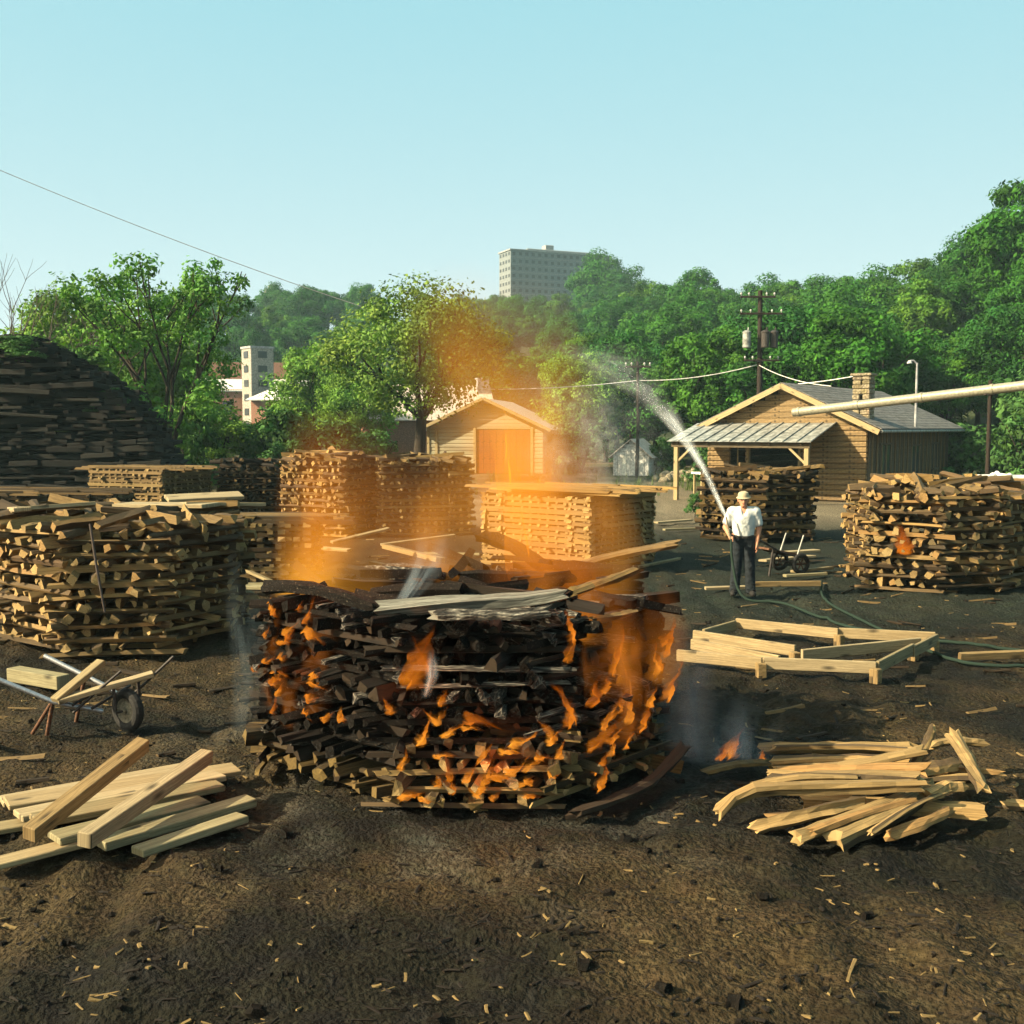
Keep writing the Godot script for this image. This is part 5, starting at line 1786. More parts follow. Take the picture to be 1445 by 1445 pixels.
func build_yard():
	wheelbarrow()
	board("board", "short thick pale board slanting upward on the wheelbarrow", "board", Vector3(-3.97, 0.34, -9.38), Vector3(-3.7, 0.6, -9.78), 0.11, 0.05, M.pine[1])
	board("board", "long pale board lying flat along the wheelbarrow", "board", Vector3(-3.95, 0.33, -9.4), Vector3(-3.22, 0.5, -9.72), 0.12, 0.045, M.pine[2])
	board("board", "thick yellow block of wood on the dirt under the unburned rick", "board", Vector3(-5.3, 0.1, -11.5), Vector3(-4.6, 0.1, -11.1), 0.16, 0.14, M.pine[4])
	# lumber pile in the near corner of the yard
	var gp := "pale sawn boards heaped in front of the wheelbarrow"
	var low = [
		[Vector3(-3.62, 0.06, -7.6), Vector3(-2.42, 0.07, -8.42), 0.19, 0.036, 2], [Vector3(-3.5, 0.11, -7.42), Vector3(-2.14, 0.06, -8.36), 0.22, 0.036, 0], [Vector3(-3.32, 0.1, -7.2), Vector3(-2.2, 0.09, -8.1), 0.24, 0.043, 2],
		[Vector3(-3.12, 0.14, -7.0), Vector3(-2.16, 0.08, -7.92), 0.20, 0.043, 1], [Vector3(-2.92, 0.09, -6.82), Vector3(-2.2, 0.05, -7.65), 0.18, 0.043, 4], [Vector3(-2.62, 0.06, -6.8), Vector3(-1.86, 0.05, -7.66), 0.14, 0.058, 4],
		[Vector3(-2.35, 0.05, -6.7), Vector3(-1.84, 0.05, -7.32), 0.14, 0.050, 4], [Vector3(-3.55, 0.03, -7.1), Vector3(-2.5, 0.03, -7.7), 0.19, 0.036, 1], [Vector3(-3.2, 0.04, -6.5), Vector3(-2.45, 0.04, -7.2), 0.19, 0.036, 0],
	]
	var ll = ["board on the far edge of the lumber heap, its end toward the camera rim", "wide pale board second from the far edge of the lumber heap", "widest board lying in the middle of the lumber heap", "board just under the second slanting board of the heap", "greenish short board near the middle of the lumber heap", "long greenish beam closest to the burning rick", "short greenish board beside the long greenish beam", "board at the bottom of the lumber heap under the others", "low board along the near edge of the lumber heap"]
	for i in low.size():
		var q = low[i]
		board("board", ll[i], "board", q[0], q[1], q[2], q[3], M.pine[q[4]], gp, rr(-0.08, 0.08))
	board("beam", "long square beam leaning up across the lumber heap, toward the wheelbarrow", "beam", Vector3(-2.98, 0.2, -6.6), Vector3(-2.62, 0.46, -7.66), 0.1, 0.1, M.pine[3], "", 0.2)
	board("beam", "second long beam slanting over the lumber heap, toward the burning rick", "beam", Vector3(-2.6, 0.2, -6.5), Vector3(-2.24, 0.3, -7.9), 0.1, 0.1, M.pine[2], "", 0.1)

	# nailed pine frame on the ground
	var fr = thing("pine_frame", "open frame of pale pine boards nailed up on short blocks", "frame")
	for q in [[Vector3(2.95, 0.14, -14.3), Vector3(4.06, 0.15, -13.5), 0], [Vector3(4.08, 0.15, -13.55), Vector3(5.15, 0.16, -13.2), 0], [Vector3(2.93, 0.12, -14.25), Vector3(2.42, 0.1, -13.72), 1], [Vector3(2.24, 0.15, -13.4), Vector3(3.28, 0.13, -12.55), 0], [Vector3(2.2, 0.06, -13.3), Vector3(3.05, 0.05, -12.35), 0],
		[Vector3(3.3, 0.12, -12.35), Vector3(4.84, 0.16, -12.86), 2], [Vector3(1.88, 0.12, -12.35), Vector3(2.74, 0.13, -11.86), 0], [Vector3(2.76, 0.13, -11.88), Vector3(3.9, 0.14, -11.6), 2], [Vector3(3.92, 0.14, -11.62), Vector3(4.62, 0.16, -12.5), 1], [Vector3(4.6, 0.14, -12.45), Vector3(5.15, 0.15, -13.15), 1]]:
		board("frame_board", "", "", q[0], q[1], 0.045, 0.13, M.pine[q[2]], "", 0.0, fr)
	for p in [Vector3(2.72, 0.06, -11.83), Vector3(3.88, 0.06, -11.55), Vector3(4.06, 0.06, -13.47), Vector3(4.7, 0.06, -12.7), Vector3(3.24, 0.06, -12.42), Vector3(5.1, 0.06, -13.12)]:
		box_part(fr, "block", p, Vector3(0.1, 0.16, 0.1), M.pine[3], 0.008, Vector3(0, rr(0, 1), 0))

	# split wood heap by the small ground fire
	var hp := "split logs heaped by the small ground fire"
	var lr = [
		[[Vector3(2.05, 0.1, -8.75), Vector3(2.55, 0.16, -8.56), Vector3(3.12, 0.22, -8.35)], 0.13, "pale log along the far side of the heap by the ground fire"],
		[[Vector3(2.05, 0.06, -8.5), Vector3(2.5, 0.145, -8.3), Vector3(2.95, 0.2, -8.1)], 0.12, "second log from the far side of the heap by the ground fire"],
		[[Vector3(2.02, 0.08, -8.25), Vector3(2.5, 0.2, -8.0), Vector3(3.0, 0.34, -7.9)], 0.11, "log rising toward a broken end in the heap by the ground fire"],
		[[Vector3(1.98, 0.1, -8.1), Vector3(2.45, 0.2, -7.85), Vector3(2.88, 0.32, -7.5)], 0.13, "ridged log in the middle of the heap by the ground fire"],
		[[Vector3(1.9, 0.1, -7.95), Vector3(2.35, 0.22, -7.65), Vector3(2.78, 0.32, -7.3)], 0.15, "broad grooved log topping the heap by the ground fire"],
		[[Vector3(1.42, 0.06, -7.36), Vector3(1.62, 0.2, -7.42), Vector3(2.2, 0.24, -7.38), Vector3(2.76, 0.3, -7.26)], 0.12, "long bent log with a drooping end nearest the burning rick"],
		[[Vector3(1.62, 0.04, -7.15), Vector3(2.0, 0.12, -7.2), Vector3(2.4, 0.16, -7.34)], 0.13, "thin flat log below the long bent one"],
		[[Vector3(1.85, 0.05, -6.95), Vector3(2.3, 0.12, -7.15), Vector3(2.7, 0.16, -7.4)], 0.15, "grey-brown log slanting out under the heap"],
		[[Vector3(2.1, 0.05, -6.9), Vector3(2.55, 0.12, -7.2), Vector3(2.95, 0.18, -7.55)], 0.16, "grooved log slanting at the near edge of the heap"],
		[[Vector3(2.45, 0.05, -6.95), Vector3(2.75, 0.1, -7.1), Vector3(2.95, 0.12, -7.25)], 0.12, "short log at the near corner of the heap"],
		[[Vector3(3.2, 0.28, -8.25), Vector3(3.4, 0.3, -8.3), Vector3(3.62, 0.28, -8.3)], 0.1, "short log jutting from the far end of the heap"],
		[[Vector3(3.3, 0.42, -8.1), Vector3(3.28, 0.32, -7.75), Vector3(3.25, 0.22, -7.4)], 0.13, "log lying crosswise over the end of the heap with a flared foot"],
		[[Vector3(2.85, 0.28, -7.6), Vector3(3.05, 0.3, -7.65), Vector3(3.2, 0.3, -7.72)], 0.12, "stubby log under the crosswise one"],
		[[Vector3(2.85, 0.2, -7.35), Vector3(3.0, 0.22, -7.45), Vector3(3.15, 0.2, -7.5)], 0.12, "lower stubby log under the crosswise one"],
		[[Vector3(2.98, 0.22, -7.95), Vector3(3.08, 0.36, -8.0), Vector3(3.14, 0.46, -8.05)], 0.08, "splintered log end sticking up from the heap"],
		[[Vector3(2.1, 0.02, -7.7), Vector3(2.6, 0.06, -7.5), Vector3(3.2, 0.08, -7.3)], 0.18, "dark bottom log bearing the heap"],
		[[Vector3(2.3, 0.05, -8.2), Vector3(2.7, 0.08, -8.0), Vector3(3.4, 0.12, -7.9)], 0.18, "bottom log hidden in the shade of the heap"],
		[[Vector3(3.5, 0.05, -7.6), Vector3(3.62, 0.07, -7.5), Vector3(3.75, 0.05, -7.45)], 0.12, "mossy stub lying apart past the end of the heap"],
	]
	var thin = ["thin splinter log along the far edge of the heap by the ground fire", "thin log wedged under the broad grooved one", "thin split rail between the bent log and the grooved one", "thin dark rail in the shade under the bent log", "thin log end poking out beside the crosswise one", "thin rail slanting across the near corner of the heap", "thin pale rail just above the drooping log end", "thin split rail second from the near corner of the heap"]
	var tp = [[Vector3(2.1, 0.16, -8.6), Vector3(3.05, 0.26, -8.2)], [Vector3(1.95, 0.14, -8.02), Vector3(2.85, 0.26, -7.4)], [Vector3(1.8, 0.18, -7.6), Vector3(2.72, 0.27, -7.28)], [Vector3(1.75, 0.06, -7.3), Vector3(2.6, 0.12, -7.25)], [Vector3(3.0, 0.2, -7.8), Vector3(3.5, 0.24, -7.7)], [Vector3(2.3, 0.12, -6.85), Vector3(3.0, 0.2, -7.4)], [Vector3(1.7, 0.2, -7.55), Vector3(2.4, 0.26, -7.5)], [Vector3(1.95, 0.1, -6.92), Vector3(2.75, 0.18, -7.3)]]
	for i in 8:
		lr.append([[tp[i][0], (tp[i][0] + tp[i][1]) * 0.5 + Vector3(0, rr(-0.02, 0.03), 0), tp[i][1]], rr(0.06, 0.085), thin[i]])
	for q in lr:
		split_log("split_log", q[2], "log", q[0], q[1], M.pine[rng.randi() % 3] if false else M.wood[[0, 2, 1, 1, 4][rng.randi() % 5]], hp, null, 0.75)
	split_log("split_log", "pale log end smouldering beside the small ground fire", "log", [Vector3(1.5, 0.05, -8.3), Vector3(1.75, 0.08, -8.4), Vector3(2.0, 0.08, -8.45)], 0.1, M.scorch[1])

	# boards and slabs lying about the yard between the ricks
	var mid = [
		[Vector3(-4.31, 0.12, -20.3), Vector3(-2.95, 0.1, -18.7), 0.12, 1, "long thin board on the ground behind the flame column"],
		[Vector3(-4.9, 0.3, -19.2), Vector3(-3.74, 0.1, -17.84), 0.1, 1, "board sloping down from the low grey slat rick"],
		[Vector3(-4.85, 0.1, -18.9), Vector3(-4.2, 0.3, -20.3), 0.1, 2, "thin board crossing behind the unburned rick"],
		[Vector3(-4.57, 0.1, -17.9), Vector3(-3.6, 0.12, -17.6), 0.16, 4, "greenish board on the ground next to the unburned rick"],
		[Vector3(-5.0, 0.08, -18.3), Vector3(-3.9, 0.1, -18.2), 0.14, 4, "second greenish board on the ground next to the unburned rick"],
		[Vector3(-4.53, 0.3, -22.3), Vector3(-3.2, 0.3, -21.5), 0.14, 0, "pale board raised on scraps under the tall sunlit rick"],
		[Vector3(-3.8, 0.3, -23.0), Vector3(-2.7, 0.5, -24.0), 0.12, 1, "board tilted upward under the tall sunlit rick"],
		[Vector3(-2.5, 0.35, -21.7), Vector3(-1.3, 0.3, -19.9), 0.2, 3, "yellow board lying in the middle of the yard"],
		[Vector3(-2.59, 0.2, -20.2), Vector3(-1.5, 0.16, -18.7), 0.16, 3, "yellow log slab in the middle of the yard"],
		[Vector3(-1.7, 0.25, -21.4), Vector3(-0.6, 0.25, -21.2), 0.3, 4, "wide board against the foot of the neat slat rick"],
		[Vector3(-2.7, 0.3, -22.5), Vector3(-1.2, 0.45, -23.0), 0.14, 1, "board slanting up before the shaded rick"],
		[Vector3(4.02, 0.06, -30.6), Vector3(5.12, 0.08, -31.3), 0.2, 2, "pale beam lying alone on the open yard"],
		[Vector3(4.0, 0.03, -28.8), Vector3(4.9, 0.03, -29.1), 0.16, 4, "grey plank lying before the lone pale beam"],
		[Vector3(3.2, 0.05, -18.05), Vector3(4.0, 0.05, -18.2), 0.08, 2, "thin pale stick lying behind the boots of the person"],
		[Vector3(4.0, 0.09, -18.25), Vector3(5.2, 0.09, -18.35), 0.06, 3, "wide yellow board on edge behind the person"],
		[Vector3(5.0, 0.06, -21.8), Vector3(6.1, 0.1, -22.2), 0.3, 2, "pale slab on the ground beyond the small dark barrow"],
		[Vector3(5.5, 0.12, -22.6), Vector3(6.4, 0.14, -22.9), 0.24, 2, "upper pale slab beyond the small dark barrow"],
		[Vector3(5.2, 0.05, -20.2), Vector3(6.0, 0.08, -20.5), 0.16, 1, "short slab at the foot of the yellowish rick"],
		[Vector3(4.9, 0.05, -19.6), Vector3(5.7, 0.06, -19.8), 0.14, 4, "grey-green slab at the foot of the yellowish rick"],
		[Vector3(5.2, 0.05, -12.6), Vector3(6.5, 0.06, -12.8), 0.06, 3, "thin yellow lath past the corner of the pine frame"],
		[Vector3(2.1, 0.04, -20.5), Vector3(3.4, 0.05, -22.2), 0.08, 1, "thin lath lying on the wet ground right of the neat slat rick".replace(" right of", " beside")],
	]
	for q in mid:
		board("board", q[4], "board", q[0], q[1], q[2], 0.05 if q[3] != 3 else 0.09, M.pine[q[3]], "", rr(-0.15, 0.15))

	# sacks on the far rick
	var sk := Field.new(Vector3(-0.35, -0.2, -0.3), Vector3(0.35, 0.3, 0.3), 0.03)
	sk.cap(Vector3(-0.13, 0, 0), Vector3(0.13, 0.02, 0.03), 0.14, 0.12, 0.05, Vector3(1, 1.2, 1))
	sk.cap(Vector3(0.2, 0.05, 0), Vector3(0.26, 0.1, 0.02), 0.05, 0.07, 0.05)
	var smb := MB.new()
	sk.into(smb, func(_p): return Color.WHITE)
	var sacks = [[Vector3(11.3, 1.47, -26.4), "pale lumpy sack at the near end of the distant rick top"], [Vector3(11.75, 1.5, -26.3), "second pale sack in the row on the distant rick"], [Vector3(12.2, 1.46, -26.4), "third pale sack in the row on the distant rick"], [Vector3(12.65, 1.48, -26.5), "last pale sack in the row on the distant rick"]]
	var skm = smb.mesh()
	for i in 4:
		var o = put("sack", skm, M.white)
		o.position = sacks[i][0]
		o.rotation.y = i * 1.7
		tag(o, sacks[i][1], "sack", "sacks on the distant rick")

	# rubble by the little shed
	var stone := Field.new(Vector3(-0.5, -0.5, -0.5), Vector3(0.5, 0.5, 0.5), 0.09)
	stone.cap(Vector3(-0.1, 0, 0), Vector3(0.12, 0.05, 0.05), 0.3, 0.26, 0.1, Vector3(1, 1.2, 0.9))
	stone.cap(Vector3(0.05, 0.1, -0.1), Vector3(0.05, 0.12, 0.1), 0.2, 0.22, 0.1)
	var smm := MB.new()
	stone.into(smm, func(_p): return Color.WHITE)
	var rock = smm.mesh()
	var pl = []
	for i in 46:
		var x := rr(7.4, 11.4)
		pl.append(Transform3D(Basis.from_euler(Vector3(rr(0, 6), rr(0, 6), rr(0, 6))).scaled(Vector3.ONE * rr(0.35, 1.0)), Vector3(x, rr(0.0, 0.45) * (1.0 - absf(x - 9.6) / 3.0), rr(-57.5, -55.5))))
	scatter("rubble", rock, M.stone, pl, "low heap of rubble stones between little shed and porch", "rubble")
	var tb = thing("work_table", "white-topped work table by the corner of the porch", "table", Vector3(7.6, 0, -41.6), 0.3)
	box_part(tb, "table_top", Vector3(0, 1.0, 0), Vector3(1.4, 0.08, 0.8), M.white)
	for s in [[-0.6, -0.3], [0.6, -0.3], [-0.6, 0.3], [0.6, 0.3]]:
		box_part(tb, "leg", Vector3(s[0], 0.48, s[1]), Vector3(0.07, 0.96, 0.07), M.trim)

	# small dark barrow behind the person
	var bw = thing("hand_barrow", "small dark two-wheeled hand barrow with pale handle tips behind the person", "barrow", Vector3(4.75, 0, -20.2), deg_to_rad(25))
	for z in [-0.25, 0.25]:
		tube_part(bw, "rail", [Vector3(-0.55, 0.75, z), Vector3(0.1, 0.42, z), Vector3(0.6, 0.3, z)], 0.022, M.iron, 6)
		tube_part(bw, "handle", [Vector3(-0.72, 0.84, z), Vector3(-0.55, 0.75, z)], 0.028, M.tin, 6)
		tube_part(bw, "leg", [Vector3(-0.1, 0.5, z), Vector3(-0.18, 0.0, z)], 0.022, M.iron, 6)
		tube_part(bw, "stake", [Vector3(0.45, 0.33, z), Vector3(0.6, 0.72, z)], 0.018, M.tin, 6)
		var wmb := MB.new()
		var prof = []
		for i in 11:
			var a = TAU * i / 10
			prof.append(Vector2(0.16 + 0.04 * cos(a), 0.04 * sin(a)))
		wmb.lathe(Transform3D(Basis(Vector3.RIGHT, PI / 2), Vector3(0.5, 0.2, z * 1.2)), prof, 18)
		var whl = put("wheel", wmb.mesh(), M.rubber, bw)
		for sp in 3:
			tube_part(whl, "spoke", [Vector3(0.5 + 0.14 * cos(sp * PI / 3), 0.2 + 0.14 * sin(sp * PI / 3), z * 1.2), Vector3(0.5 - 0.14 * cos(sp * PI / 3), 0.2 - 0.14 * sin(sp * PI / 3), z * 1.2)], 0.012, M.rust, 6)
	tube_part(bw, "axle", [Vector3(0.5, 0.2, -0.32), Vector3(0.5, 0.2, 0.32)], 0.016, M.iron, 6)
	box_part(bw, "bed", Vector3(0.2, 0.42, 0), Vector3(0.8, 0.04, 0.5), M.rust, 0.005, Vector3(0, 0, -0.2))

	person()
	# hose from the hand down and across the yard, and its nozzle
	var noz := Vector3(3.465, 1.02, -17.43)
	var nz = thing("hose_nozzle", "brass hose nozzle gripped in the hand of the person", "nozzle")
	tube_part(nz, "barrel", [noz - Vector3(-0.03, 0.1, -0.02), noz, noz + Vector3(-0.025, 0.13, -0.01), noz + Vector3(-0.05, 0.27, -0.03)], [0.02, 0.02, 0.017, 0.011], M.hub, 8)
	var hz := MB.new()
	var cv = Curve3D.new()
	for p in [noz - Vector3(-0.03, 0.08, -0.02), Vector3(3.5, 0.55, -17.3), Vector3(3.62, 0.05, -17.0), Vector3(4.15, 0.04, -16.7), Vector3(4.35, 0.03, -15.6), Vector3(4.6, 0.03, -14.6), Vector3(5.3, 0.03, -13.7), Vector3(6.4, 0.03, -12.9), Vector3(6.6, 0.03, -12.4), Vector3(6.0, 0.03, -12.2), Vector3(5.2, 0.03, -12.4), Vector3(5.0, 0.03, -13.4), Vector3(4.9, 0.03, -15.0), Vector3(4.9, 0.03, -17.0), Vector3(5.4, 0.03, -19.0)]:
		cv.add_point(p)
	var cn = cv.point_count
	for i in range(1, cn - 1):
		var tg = (cv.get_point_position(i + 1) - cv.get_point_position(i - 1)) * 0.17
		cv.set_point_in(i, -tg)
		cv.set_point_out(i, tg)
	var pts = []
	var rs = []
	var L = cv.get_baked_length()
	for i in 130:
		var p = cv.sample_baked(L * i / 129.0)
		if i > 12:
			p.y = maxf(ground_h(p.x, p.z) + 0.03, 0.02)
		pts.append(p)
		rs.append(0.022)
	hz.tube(pts, rs, 7)
	tag(put("hose", hz.mesh(), M.hose), "dark hose snaking over the dirt from the person around the pine frame", "hose")

func build_fire():
	var orange := Color(0.52, 0.165, 0.014)
	var gold := Color(0.56, 0.24, 0.022)
	var red := Color(0.3, 0.07, 0.008)
	# column over the corner of the rick
	var a = thing("flame", "pale orange column of flame over the corner of the rick toward the wheelbarrow", "flame")
	var pa = func(u, t, n):
		var c = gold.lerp(orange, clampf(t * 2.2, 0, 1)).lerp(red, clampf((t - 0.5) * 1.2, 0, 0.7))
		c.a = clampf(0.32 * pow(1.0 - u * u, 1.4) * smoothstep(0.0, 0.06, t) * pow(1.0 - t, 0.75) * clampf(0.9 + n * 1.1, 0, 1.4), 0, 0.85)
		return c
	wisp(a, "flame_sheet", M.glow, [Vector3(-1.45, 1.32, -8.6), Vector3(-1.42, 1.7, -8.6), Vector3(-1.38, 2.1, -8.65), Vector3(-1.4, 2.85, -8.7)], [0.55, 0.54, 0.5, 0.46], 0.25, 0.16, pa, 3, 18, 40, Vector2(0.9, 0.4))
	wisp(a, "flame_sheet", M.glow, [Vector3(-1.6, 1.34, -8.75), Vector3(-1.5, 1.75, -8.75), Vector3(-1.48, 2.2, -8.8)], [0.34, 0.3, 0.22], -0.7, -0.14, pa, 9, 18, 40, Vector2(0.9, 0.4))
	# tall plume leaning over the middle
	var b = thing("flame", "tall translucent orange plume of flame rising from the middle of the rick", "flame")
	var pb = func(u, t, n):
		var c = red.lerp(orange, smoothstep(0.0, 0.25, t)).lerp(gold, smoothstep(0.3, 0.55, t) * (0.6 + 0.4 * n)).lerp(Color(0.5, 0.19, 0.018), smoothstep(0.62, 1.0, t))
		c.a = clampf(0.24 * pow(1.0 - u * u, 1.5) * smoothstep(0.0, 0.1, t) * smoothstep(1.0, 0.3, t) * clampf(0.95 + n * 0.55, 0.1, 1.5) * (1.0 + 0.35 * smoothstep(0.1, 0.4, t)), 0, 0.8)
		return c
	wisp(b, "flame_sheet", M.glow, [Vector3(0.3, 1.2, -9.1), Vector3(0.26, 1.8, -9.2), Vector3(0.2, 2.4, -9.25), Vector3(0.1, 3.0, -9.3), Vector3(-0.1, 3.6, -9.4), Vector3(-0.3, 4.25, -9.5)], [0.55, 0.66, 0.66, 0.7, 0.72, 0.6], 0.15, 0.25, pb, 21, 22, 56, Vector2(0.8, 0.35))
	wisp(b, "flame_sheet", M.glow, [Vector3(0.3, 1.3, -9.4), Vector3(0.22, 2.0, -9.5), Vector3(0.15, 2.7, -9.5), Vector3(-0.02, 3.5, -9.6)], [0.4, 0.42, 0.5, 0.5], -0.5, -0.2, pb, 33, 20, 50, Vector2(0.8, 0.35))
	var pd = func(u, t, n):
		var c = Color(0.46, 0.17, 0.018)
		c.a = clampf(0.15 * pow(1.0 - u * u, 1.6) * smoothstep(0.0, 0.15, t) * smoothstep(1.0, 0.6, t) * clampf(0.85 + n * 1.0, 0.0, 1.5), 0, 0.6)
		return c
	wisp(b, "flame_sheet", M.glow, [Vector3(0.0, 1.3, -9.7), Vector3(-0.15, 2.2, -9.9), Vector3(-0.3, 3.0, -10.0), Vector3(-0.5, 3.8, -10.1), Vector3(-0.6, 4.3, -10.1)], [0.5, 0.62, 0.74, 0.8, 0.7], 0.3, 0.2, pd, 40, 20, 44, Vector2(0.8, 0.4))
	wisp(b, "flame_sheet", M.glow, [Vector3(0.75, 1.1, -9.0), Vector3(0.8, 1.7, -9.1), Vector3(0.72, 2.4, -9.2)], [0.3, 0.36, 0.2], 0.2, 0.1, pd, 45, 18, 36, Vector2(0.9, 0.4))
	wisp(b, "flame_sheet", M.glow, [Vector3(-0.55, 1.3, -9.8), Vector3(-0.6, 1.8, -9.9), Vector3(-0.55, 2.4, -10.0)], [0.35, 0.4, 0.3], 0.1, 0.1, pd, 47, 18, 36, Vector2(0.9, 0.4))
	wisp(b, "flame_sheet", M.glow, [Vector3(-0.35, 1.25, -10.2), Vector3(-0.4, 1.9, -10.3), Vector3(-0.45, 2.7, -10.3)], [1.7, 1.6, 1.3], 0.05, 0.2, func(u, t, n):
		var c = Color(0.44, 0.15, 0.02)
		c.a = clampf(0.16 * pow(1.0 - u * u, 1.0) * smoothstep(0.0, 0.1, t) * smoothstep(1.0, 0.2, t) * clampf(0.8 + n * 1.5, 0.0, 1.6), 0, 0.5)
		return c, 48, 26, 30, Vector2(0.9, 0.5))
	# dull red veil over the far corner
	var c3 = thing("flame", "dull orange veil of flame over the side of the rick facing the pine frame", "flame")
	var pc = func(u, t, n):
		var c = orange.lerp(red, t)
		c.a = clampf(0.22 * pow(1.0 - u * u, 1.4) * smoothstep(0.0, 0.08, t) * pow(1.0 - t, 0.6) * clampf(0.8 + n * 1.6, 0.0, 1.5), 0, 0.8)
		return c
	wisp(c3, "flame_sheet", M.glow, [Vector3(0.55, 1.1, -8.0), Vector3(0.6, 1.45, -8.1), Vector3(0.5, 1.9, -8.3)], [0.3, 0.3, 0.2], 0.75, 0.06, pc, 51)
	wisp(c3, "flame_sheet", M.glow, [Vector3(1.12, 0.75, -8.2), Vector3(1.18, 1.15, -8.3), Vector3(1.1, 1.6, -8.5)], [0.16, 0.24, 0.14], 0.75, 0.06, pc, 57)
	wisp(c3, "flame_sheet", M.glow, [Vector3(0.8, 0.8, -7.95), Vector3(0.86, 1.15, -8.0), Vector3(0.82, 1.5, -8.15)], [0.12, 0.24, 0.16], 0.75, 0.05, pc, 59)
	wisp(c3, "flame_sheet", M.glow, [Vector3(0.2, 1.35, -8.6), Vector3(0.35, 1.6, -8.6), Vector3(0.4, 1.85, -8.7)], [0.3, 0.3, 0.16], 0.3, 0.1, pc, 63)
	var pf = func(u, t, n):
		var c = Color(0.1, 0.024, 0.005).lerp(Color(0.19, 0.055, 0.008), clampf(0.5 + n * 1.5, 0, 1))
		c.a = clampf(0.34 * pow(1.0 - u * u, 1.2) * smoothstep(0.0, 0.12, t) * smoothstep(1.0, 0.6, t) * clampf(0.3 + n * 2.4, 0.0, 1.3), 0, 0.8)
		return c
	wisp(c3, "flame_sheet", M.glow, [Vector3(0.75, 0.35, -7.92), Vector3(0.78, 0.8, -7.95), Vector3(0.8, 1.4, -8.05)], [0.4, 0.5, 0.45], -0.77, 0.05, pf, 91, 24, 34, Vector2(3.2, 1.6))
	wisp(a, "flame_sheet", M.glow, [Vector3(-1.62, 0.4, -8.25), Vector3(-1.66, 0.85, -8.25), Vector3(-1.6, 1.45, -8.35)], [0.4, 0.5, 0.45], 0.7, 0.05, pf, 93, 24, 34, Vector2(3.2, 1.6))
	# licks between the layers
	var l0 = thing("flame", "row of small flames licking out of the rick's lit end toward the wheelbarrow", "flame")
	var d7 := Vector3(0.76, 0, 0.65)
	var n7 := Vector3(-0.65, 0, 0.76)
	for i in 22:
		var f := rr(0.0, 0.5) if i < 20 else rr(0.35, 0.95)
		var y := rr(0.5, 1.4) if i < 20 else rr(0.3, 0.75)
		var p := Vector3(-1.98, y, -8.5).lerp(Vector3(-0.88, y, -7.55), f) + n7 * rr(0.0, 0.07)
		tongue(l0, p, (d7 * rr(0.5, 1.0) + Vector3.UP * rr(-0.1, 0.35)).normalized(), rr(0.14, 0.32), rr(0.022, 0.048), n7, rr(0.0, 0.55), rr(0.7, 0.92))
	var l1 = thing("flame", "small orange flames licking from the lower layers of the rick's middle side", "flame")
	for q in [[-0.62, 0.5, 0.3], [-0.45, 0.55, 0.28], [-0.3, 0.62, 0.24], [-0.05, 0.44, 0.3], [0.02, 0.5, 0.3], [0.2, 0.4, 0.22], [-0.2, 0.36, 0.24], [0.28, 0.5, 0.22], [-0.3, 0.24, 0.26], [-0.1, 0.27, 0.3], [0.05, 0.2, 0.26], [0.12, 0.14, 0.16], [-0.5, 0.2, 0.2], [-0.5, 0.42, 0.2], [-0.6, 0.12, 0.18], [0.0, 0.3, 0.3], [-0.1, 0.1, 0.16], [0.3, 0.28, 0.14]]:
		var p := Vector3(q[0] - 0.05, q[1], -7.52 + rr(-0.02, 0.05))
		tongue(l1, p, Vector3(rr(0.35, 1.0), rr(0.1, 0.7), 0.05).normalized(), q[2] * rr(0.6, 1.0), rr(0.018, 0.036), Vector3.BACK, rr(0.15, 0.9), rr(0.75, 0.95))
	for i in 16:
		var y2 := rr(0.1, 0.85)
		tongue(l1, Vector3(rr(-0.85, 0.3), y2, -7.53 + rr(-0.05, 0.04)), Vector3(rr(-0.4, 1.0), rr(0.15, 0.8), 0.05).normalized(), rr(0.1, 0.24), rr(0.02, 0.045), Vector3.BACK, rr(0.0, 0.6), rr(0.5, 0.9))
	tongue(l1, Vector3(-0.72, 0.9, -7.5), Vector3(0.35, 1, 0).normalized(), 0.5, 0.085, Vector3.BACK, 0.1, 0.7)
	tongue(l1, Vector3(-0.6, 1.0, -7.5), Vector3(0.1, 1, 0).normalized(), 0.3, 0.05, Vector3.BACK, 0.0, 0.55)
	tongue(l1, Vector3(-0.35, 0.68, -7.5), Vector3(1, 0.15, 0).normalized(), 0.3, 0.04, Vector3.BACK, 0.0, 0.7)
	var l2 = thing("flame", "wavering flames licking up the side of the rick facing the split log heap", "flame")
	var d1 := Vector3(0.71, 0, -0.7)
	var n1 := Vector3(0.7, 0, 0.71)
	for q in [[0.05, 0.62, 0.55, 0.05], [0.0, 0.6, 0.3, 0.05], [0.5, 0.9, 0.5, 0.06], [0.42, 0.78, 0.2, 0.05], [0.95, 0.85, 0.4, 0.045], [1.1, 0.95, 0.4, 0.045], [0.55, 0.62, 0.22, 0.05], [0.7, 0.5, 0.36, 0.06], [0.8, 0.42, 0.3, 0.05], [0.62, 0.34, 0.2, 0.045], [0.45, 0.33, 0.28, 0.045], [0.3, 0.2, 0.24, 0.04], [0.25, 0.1, 0.3, 0.04], [0.4, 0.42, 0.26, 0.04], [0.9, 0.6, 0.22, 0.04]]:
		var p: Vector3 = Vector3(0.35, q[1], -7.55) + d1 * q[0] + n1 * rr(0.0, 0.08)
		tongue(l2, p, (d1 * rr(-0.4, 0.7) + Vector3.UP * rr(0.5, 1.0)).normalized(), q[2] * 0.8, q[3] * 0.62, n1, rr(0.1, 0.5), rr(0.5, 0.8))
